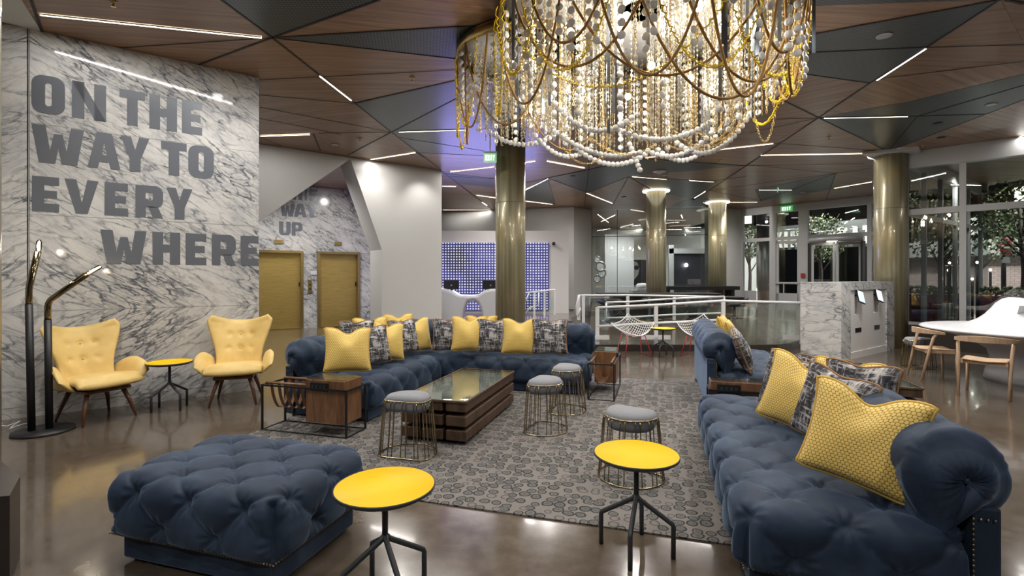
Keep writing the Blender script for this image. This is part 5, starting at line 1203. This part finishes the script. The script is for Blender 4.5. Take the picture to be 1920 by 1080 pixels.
# ------------------------------------------------------------------ chandelier
CH = empty('bead_chandelier', (1.25, 4.75, CEIL)); CP = Vector((1.25, 4.75, CEIL))
TIERS = [((0, 0), 1.36, 2.57, 3.22), ((-1.12, .88), .74, 2.92, 3.3)]
MB_ = MB
for k, ((cx_, cy_), R, zb_, ze) in enumerate(TIERS):
    q = MB(); q.lathe([(R - .015, -.12), (R + .02, -.12), (R + .02, -.03), (R - .015, -.03), (R - .015, -.12)], 64, (cx_, cy_, 0), caps=False); q.build('brass_rim', 'brass', CH)
    MB().lathe([(0, -.028), (R + .0, -.028), (R, -.006), (0, -.006)], 48, (cx_, cy_, 0)).build('ceiling_plate', 'whitegloss', CH)
MB().tube([(0, 0, -.028), (0, 0, 0)], .2, 20).build('ceiling_mount', 'whitegloss', CH)
rc = random.Random(11)
def bottom(tier, x, y):
    (cx_, cy_), R, zb_, ze = tier; r_ = min(1, hypot(x - cx_, y - cy_) / R); return zb_ + (ze - zb_) * r_ ** 2.2
def bead_mesh(L, r=.031, sp_=.092, n=7):
    q = MB(); z = -.02
    while z > -L: q.ball((0, 0, z), r, 10, 6, 1, .4, 1); z -= sp_
    q.tube([(0, 0, 0), (0, 0, -L)], .0014, 3, caps=False); return q.me('bead_strand', M['bead'])
def chain_mesh(L, s_=.034):
    q = MB(); z = 0; k = 0
    while z > -L:
        a = (k % 2) * pi / 2; pts = [(.009 * cos(t_) * cos(a), .009 * cos(t_) * sin(a), z - .018 + .019 * sin(t_)) for t_ in [2 * pi * i / 8 for i in range(8)]]
        q.tube(pts, .0026, 3, closed=True); z -= s_ * .8; k += 1
    return q.me('gold_chain', M['goldchain'])
M['goldchain'] = plain('gold_chain_metal', (.72, .52, .20), .3, .9, var=.1, vs=40)
bm_ = [bead_mesh(l) for l in (.55, .8, 1.05, 1.3)]; cm_ = [chain_mesh(l) for l in (.55, .8, 1.05, 1.3)]
LN = (.55, .8, 1.05, 1.3)
def hang(mesh_set, name, x, y, L):
    i = min(range(4), key=lambda k: abs(LN[k] - L)); o = bpy.data.objects.new(name, mesh_set[i]); COL.objects.link(o); o.parent = CH; o.location = (x, y, -.12 - max(0, L - LN[i])); o.rotation_euler = (0, 0, rc.uniform(-.7, .7)); return o
nb = nc = 0
for tier, counts in ((TIERS[0], ((.99, 46), (.85, 20), (.62, 12))), (TIERS[1], ((.98, 22), (.7, 8)))):
    (cx_, cy_), R, zb_, ze = tier
    for fr_, n in counts:
        for i in range(n):
            a = 2 * pi * (i + rc.uniform(-.25, .25)) / n; x, y = cx_ + R * fr_ * cos(a), cy_ + R * fr_ * sin(a)
            L = CEIL - .12 - bottom(tier, x, y) + rc.uniform(-.12, .03)
            hang(bm_, 'bead_strand', x, y, L); nb += 1
            a += pi / n; x, y = cx_ + R * fr_ * .97 * cos(a), cy_ + R * fr_ * .97 * sin(a); hang(cm_, 'gold_chain', x, y, CEIL - .12 - bottom(tier, x, y)); nc += 1
# fine crystal curtain
def crystals(tier, n, seed):
    r3 = random.Random(seed); q = MB(); (cx_, cy_), R, zb_, ze = tier
    for i in range(n):
        rad = R * sqrt(r3.uniform(.05, .96)); a = r3.uniform(0, 2 * pi); x, y = cx_ + rad * cos(a), cy_ + rad * sin(a); L = CEIL - .12 - bottom(tier, x, y) - r3.uniform(0, .12)
        z = -.12 - r3.uniform(0, .05); z1 = -.12 - L; q.tube([(x, y, z), (x, y, z1)], .0016, 3, caps=False)
        while z > z1:
            s_ = r3.uniform(.007, .013); q.add([(x + s_, y, z), (x, y + s_, z), (x - s_, y, z), (x, y - s_, z), (x, y, z + s_ * 1.8), (x, y, z - s_ * 1.8)], [(0, 1, 4), (1, 2, 4), (2, 3, 4), (3, 0, 4), (1, 0, 5), (2, 1, 5), (3, 2, 5), (0, 3, 5)])
            z -= r3.uniform(.028, .06)
    o = q.build('crystal_curtain', 'crystal', CH); o['kind'] = 'stuff'; return o
crystals(TIERS[0], 250, 1); crystals(TIERS[1], 90, 2)
def swag(name, mat, p, q_, dip, r, n=22, coil=0):
    pts = []
    for i in range(n * (6 if coil else 1) + 1):
        t_ = i / (n * (6 if coil else 1)); b = Vector(p).lerp(Vector(q_), t_); sg = 1 - (2 * t_ - 1) ** 2; b.z -= dip * sg ** .75
        if coil: b += Vector((cos(i * 1.9) * coil, 0, sin(i * 1.9) * coil))
        pts.append(b)
    return MB().tube(pts, r, 6 if not coil else 4).build(name, mat, CH)
def rp(tier, deg, fr_=1.0, z=-.12): (cx_, cy_), R = tier[0], tier[1]; a = radians(deg); return (cx_ + R * fr_ * cos(a), cy_ + R * fr_ * sin(a), z)
T0, T1 = TIERS
for a, b, dip in ((185, 232, 1.0), (205, 262, .85), (228, 300, .98), (240, 275, 1.05), (262, 338, .95), (285, 322, .8), (300, 352, .95), (322, 10, .85), (335, 355, .6), (215, 248, .7), (20, 80, 1.0), (90, 160, 1.0), (250, 318, 1.15), (272, 300, 1.2)):
    swag('rope_swag', 'rope', rp(T0, a, 1.02), rp(T0, b, 1.02), dip, .0105)
for a, b, dip in ((180, 240, .85), (150, 215, .95), (215, 290, .9)): swag('rope_swag', 'rope', rp(T1, a, 1.02), rp(T1, b, 1.02), dip, .0105)
for a, b, dip in ((190, 222, .75), (196, 290, .95), (212, 250, .9), (275, 340, .9), (300, 358, .9), (330, 8, .8), (345, 20, .75), (182, 200, 1.0), (255, 296, 1.0), (355, 30, .9)):
    swag('yellow_cord', 'yellowcord', rp(T0, a, 1.04), rp(T0, b, 1.04), dip, .0065, 26, .014)
for a, b, dip in ((165, 190, .85), (172, 230, .8), (150, 182, .95)): swag('yellow_cord', 'yellowcord', rp(T1, a, 1.04), rp(T1, b, 1.04), dip, .006, 22, .013)
r5 = random.Random(5)
for i in range(46):
    tier = T0 if i < 36 else T1; a = r5.uniform(180, 370) if i < 30 else r5.uniform(0, 360); fr_ = r5.choice((1.03, .9, .7, .45)); x, y, _ = rp(tier, a, fr_); zt_ = bottom(tier, x + 0, y) + r5.uniform(.0, .65); L = r5.uniform(.35, .7)
    rr_ = hypot(x - tier[0][0], y - tier[0][1]) / tier[1]
    q = MB(); zl = zt_ - CEIL - .08; q.box((0, 0, 0), (.026, .008, L)); o = q.build('glass_bar', 'strap', CH, loc=(x, y, min(zl + L / 2, -.15 - L / 2)), rz=r5.uniform(-.6, .6))
    MB().tube([(0, 0, L / 2), (0, 0, -.1 - o.location.z)], .0012, 3).build('wire', 'beadwire', o)
def garland(p, q_, dip, n):
    m_ = MB(); pts = []
    for i in range(n + 1):
        t_ = i / n; b = Vector(p).lerp(Vector(q_), t_); b.z -= dip * (1 - (2 * t_ - 1) ** 2); pts.append(b); m_.ball(b, .028, 10, 6, 1, .5, 1)
    m_.tube(pts, .0016, 3, caps=False); return m_.build('bead_garland', 'bead', CH)
zz = lambda z: z - CEIL
for p_, q_, dip, n in (((.05, .0, zz(2.66)), (.62, -.1, zz(2.8)), .12, 13), ((.35, .05, zz(2.75)), (1.08, .1, zz(3.05)), .22, 18), ((-.85, .1, zz(2.9)), (-.05, -.1, zz(2.62)), .12, 18), ((-.6, .25, zz(2.75)), (.1, .3, zz(2.7)), .13, 15), ((-.3, -.3, zz(2.78)), (.5, -.35, zz(2.82)), .12, 16),
                       ((-.9, -.2, zz(3.1)), (-.2, -.4, zz(2.85)), .2, 16), ((.3, .5, zz(2.8)), (.95, .5, zz(3.0)), .2, 15), ((-1.5, .7, zz(3.05)), (-.8, .6, zz(2.98)), .12, 15), ((-.1, .1, zz(2.75)), (.0, .1, zz(2.5)), .0, 6), ((-1.0, .5, zz(2.95)), (-.4, .55, zz(2.85)), .16, 14)):
    garland(p_, q_, dip, n)
def chain_swag(p, q_, dip, n=30):
    m_ = MB(); P = []
    for i in range(n + 1): t_ = i / n; b = Vector(p).lerp(Vector(q_), t_); b.z -= dip * (1 - (2 * t_ - 1) ** 2); P.append(b)
    for i in range(n):
        c_ = (P[i] + P[i + 1]) / 2; d = (P[i + 1] - P[i]); l = d.length * .62; d.normalize(); s_ = (d.orthogonal().normalized()); s_ = Matrix.Rotation(i * pi / 2, 3, d) @ s_
        m_.tube([c_ + d * l * cos(t_) + s_ * .010 * sin(t_) for t_ in [2 * pi * k / 8 for k in range(8)]], .0028, 4, closed=True)
    return m_.build('chain_swag', 'goldchain', CH)
for a in (((-.75, .1, zz(2.72)), (-.30, .1, zz(2.72)), .16), ((1.22, -.1, zz(3.0)), (1.02, -.1, zz(3.0)), .28), ((.4, -.2, zz(2.85)), (.95, -.1, zz(3.0)), .2), ((.2, -.2, zz(2.85)), (.8, -.2, zz(2.9)), .22), ((-.5, -.1, zz(2.75)), (.1, -.1, zz(2.7)), .12), ((.3, .1, zz(2.82)), (1.0, .0, zz(2.98)), .2)): chain_swag(*a)
for i, (x, y, z) in enumerate([(-.75, -.5, 3.55), (-.35, -.85, 3.5), (.2, -.9, 3.55), (.75, -.55, 3.6), (.0, -.3, 3.35), (.5, .1, 3.4), (-.55, .2, 3.35), (.0, .6, 3.4), (-1.15, .85, 3.45), (.85, .3, 3.5)]):
    b = MB().ball((x, y, z - CEIL), .035, 12, 8).build('bulb', 'bulb', CH)
    lamp('chandelier_glow', 'POINT', (CP.x + x, CP.y + y, z - .09), 20, WARM, .05)
tag(CH, 'huge two-drum chandelier of frosted beads, gold chains, ropes and yellow cords', 'chandelier')

# ------------------------------------------------------------------ street outside
MB().prism([(7.5, 9.0), (16, -4), (60, -4), (60, 70), (5, 70), (8.5, 19.2), (13.1, 13.9)], -.25, -.02).build('street', 'concreteout', structure=True)
def facade(name, p, q_, z1, mat, label, lit, wh=1.1, rows_=6, cols=12, z0=4.4, seed=3, cat='building'):
    p, q_ = Vector(p), Vector(q_); d = q_ - p; L = d.length; a = atan2(d.y, d.x); e = empty(name, (p.x, p.y, 0), a)
    q = MB(); q.box((L / 2, 1.5, z1 / 2), (L, 3, z1)); q.build('wall', mat, e); rz_ = random.Random(seed)
    for r_ in range(rows_):
        for c_ in range(cols):
            x = L * (c_ + .5) / cols; z = z0 + r_ * 1.9; w = L / cols * .6; on = rz_.random() < lit
            if z > z1 - 1: continue
            MB().box((x, -.03, z), (w, .06, wh)).build('window', 'winlit' if on else 'black', e)
    tag(e, label, cat); return e
o1 = facade('office_building', (9, 46), (44, 24), 22, 'darkout', 'dark office block with a few lit windows across the street', .34, 1.1, 8, 20)
o2 = facade('office_building', (30, 30), (34, 4), 18, 'darkout', 'dark apartment block facing the street window', .2, 1.0, 7, 14, seed=8)
# storefront band with lettering
SB = empty('parking_sign', FO.to_3d() + Vector((0, 0, 0)), FA)
so = FD.orthogonal(); so = Vector((.76, .65))
def street_pt(px, z, dist):
    k = (px - CX) / F; return Vector((k * dist, dist, z))
a3, b3 = street_pt(1388, 0, 27), street_pt(1640, 0, 21.5); d = (b3 - a3); SA = atan2(d.y, d.x); SB.location = a3; SB.rotation_euler = (0, 0, SA); LL = d.length
MB().box((LL / 2, .4, 3.45), (LL * 1.5, .3, 1.2)).build('sign_band', 'darkout', SB)
ss = lambda px: wall_s(px, Vector((a3.x, a3.y)), Vector((cos(SA), sin(SA))))
q = MB()
for ch, x0_, x1_ in (('P', 1390, 1400), ('A', 1403, 1418), ('R', 1424, 1440), ('K', 1451, 1463), ('I', 1465, 1475), ('N', 1479, 1496), ('G', 1508, 1526), ('R', 1567, 1585), ('A', 1593, 1607), ('T', 1614, 1630)):
    letter(q, ch, ss(x0_), ss(x1_), 2.95, 3.75, .15, .24)
q.build('sign_letters', 'whitesign', SB); tag(SB, 'pale capital letters of a parking sign across the street beyond the entrance', 'sign')
for x, y, r in ((12.6, 20.3, 1.0), (10.9, 22.8, .8), (13.6, 13.2, 1.2), (15.4, 16.4, 1.2)):
    t_ = empty('street_tree', (x, y, -.02)); q = MB(); q.tube([(0, 0, 0), (.05, 0, 1.6), (-.05, .05, 3.4)], [.09, .07, .03], 8)
    for k in range(7): a = k * .9; q.tube([(0, 0, 1.6 + k * .2), (.7 * r * cos(a), .7 * r * sin(a), 2.5 + k * .25)], [.035, .01], 5)
    q.build('trunk', 'bark', t_); rt = random.Random(int(x * 10)); q = MB()
    for k in range(1500):
        v_ = Vector((rt.gauss(0, 1), rt.gauss(0, 1), rt.gauss(0, 1))).normalized() * r * rt.uniform(.3, 1) ** .6; c_ = v_ + Vector((0, 0, 3.1)); s_ = rt.uniform(.04, .08); n_ = Vector((rt.uniform(-1, 1), rt.uniform(-1, 1), rt.uniform(-1, 1))).normalized(); o_ = n_.orthogonal().normalized() * s_; b_ = n_.cross(o_)
        q.add([c_ - o_, c_ - b_ * .5, c_ + o_, c_ + b_ * .5], [(0, 1, 2, 3)])
    q.build('foliage', 'leaf', t_)
    tag(t_, {12: 'leafy street tree outside the revolving door', 10: 'small leafy tree outside the entrance glazing by the pale pier', 13: 'thin tree beyond the street window at the picture edge', 15: 'leafy tree behind the window post of the street window'}[int(x)], 'tree', 'street trees outside')
    lamp('tree_fill_light', 'POINT', (x - .8, y - 1.2, .6), 22, NEUT, .04)  # added point light brightening each tree, without a fixture
# outdoor steel column, brick wall, signs
oc = MB().lathe([(.33, 0), (.33, 4.2)], 32, (PY(1435, 500, 20.2).x, 20.2, 0)).build('steel_column', 'steel'); tag(oc, 'round grey metal column right outside the entrance glazing', 'column')
oc = MB().lathe([(.33, 0), (.33, 4.2)], 32, (13.9, 15.3, 0)).build('steel_column', 'steel'); tag(oc, 'dim grey metal column outside behind the window post', 'column')
bw = MB(); bp0, bp1 = Vector((18.0, 20.0)), Vector((25.5, 12.0)); d = bp1 - bp0
bw.add([(0, 0, 0), (d.length, 0, 0), (d.length, 0, 2.3), (0, 0, 2.3), (0, .3, 0), (d.length, .3, 0), (d.length, .3, 2.3), (0, .3, 2.3)], [(0, 1, 2, 3), (5, 4, 7, 6), (3, 2, 6, 7), (4, 0, 3, 7), (1, 5, 6, 2)], uv=[(0, 0), (d.length, 0), (d.length, 3), (0, 3)] * 2)
bwo = empty('brick_building', (bp0.x, bp0.y, 0), atan2(d.y, d.x)); bw.build('brick_wall', 'brick', bwo); MB().box((d.length / 2, .1, 2.65), (d.length + .4, .8, .7)).build('cornice', 'concreteout', bwo)
MB().box((d.length * .78, -.05, 1.7), (2.6, .08, 1.3)).build('shop_window', 'black', bwo); q = MB()
for k in range(9): q.box((d.length * .78 - 1.1 + k * .28, -.1, 2.2), (.16, .03, .18))
q.build('window_lights', 'winlit', bwo); MB().lathe([(0, 0), (.34, 0), (.36, .05), (0, .06)], 24).build('round_plaque', 'concreteout', bwo).location = (d.length * .42, -.05, 1.9)
bwo.children[-1].rotation_euler = (radians(90), 0, 0)
tag(bwo, 'pinkish brick building with lit shop window across the street', 'building')
for k, (px, py, Y) in enumerate(((1832, 492, 12.6), (1857, 506, 12.8), (1823, 523, 12.2), (1768, 484, 14.5), (1796, 484, 16), (1727, 497, 15.5), (1738, 505, 17.0), (1782, 522, 13.6))):
    p = PY(px, py, Y); e = empty('street_lamp', (p.x, p.y, 0)); MB().tube([(0, 0, 0), (0, 0, p.z - .06)], .03, 6).build('lamp_post', 'black', e); MB().ball((0, 0, p.z), .028, 10, 6).build('lamp_globe', 'streetlamp', e)
    tag(e, ['bright wall lamp beside the window post against pink brick', 'bright lamp above the round plaque', 'low lamp just past the window post', 'small lamp nearer the kiosk column, upper one', 'small lamp touching the window post', 'distant lamp closest to the kiosk column', 'distant lamp second from the kiosk column', 'low lamp left of the window post'][k], 'lamp', 'street lamps beyond the glazing')
for x, y, e_ in ((14.6, 12.6, 900), (17, 17.5, 2200), (20.3, 15.2, 2200), (13.2, 20, 900), (15.5, 19.6, 1200), (12.4, 23.5, 1500), (14.6, 22.3, 1500), (22.5, 12.5, 1500), (11, 12.0, 160)):
    lamp('street_fill_spot', 'SPOT', (x, y, 5.4 if x > 11.5 else 3.9), e_, NEUT, .1, spot=150)  # unseen spots added overhead to brighten the street
p = PY(1884, 463, 15.0); ns = empty('no_entry_sign', (p.x, p.y, 0), radians(14))
MB().tube([(0, 0.03, 0), (0, .03, p.z + .35)], .06, 8).build('post', 'black', ns); MB().lathe([(0, 0), (.27, 0), (.27, .01), (0, .01)], 28).build('sign_disc', 'redsign', ns); d_ = ns.children[-1]; d_.location = (0, -.03, p.z); d_.rotation_euler = (radians(90), 0, 0)
MB().box((0, -.045, p.z), (.42, .006, .10)).build('sign_bar', 'whitesign', ns); MB().box((0, -.03, p.z - .40), (.34, .01, .18)).build('sign_plate', 'concreteout', ns)
tag(ns, 'dim red round no-entry sign on a black post outside the window', 'sign')
pl = empty('flower_planter', (PY(1925, 545, 12.3).x, 12.3, 0), radians(-40)); MB().box((0, 0, .5), (1.8, .5, .95)).build('planter_box', 'planter', pl); q = MB(); rt = random.Random(4)
for k in range(300): c_ = Vector((rt.uniform(-.85, .85), rt.uniform(-.2, .2), 1.0 + rt.uniform(0, .2))); q.ball(c_, .035, 5, 3)
o = q.build('flowers', 'leaf', pl); o['kind'] = 'stuff'
tag(pl, 'dark pink planter with green plants outside at the picture edge', 'planter')
for k, (px, Y) in enumerate(((1771, 9.98), (1779, 9.85))):
    p = PY(px, 600, Y); o = MB().lathe([(.055, 0), (.055, .9), (.045, .93), (0, .93)], 16, (p.x + .18, p.y + .18, 0)).build('steel_bollard', 'steel'); tag(o, ['steel bollard outside the glass, the one farther from the post', 'steel bollard outside the glass, the one nearer the post'][k], 'bollard', 'steel bollards outside')
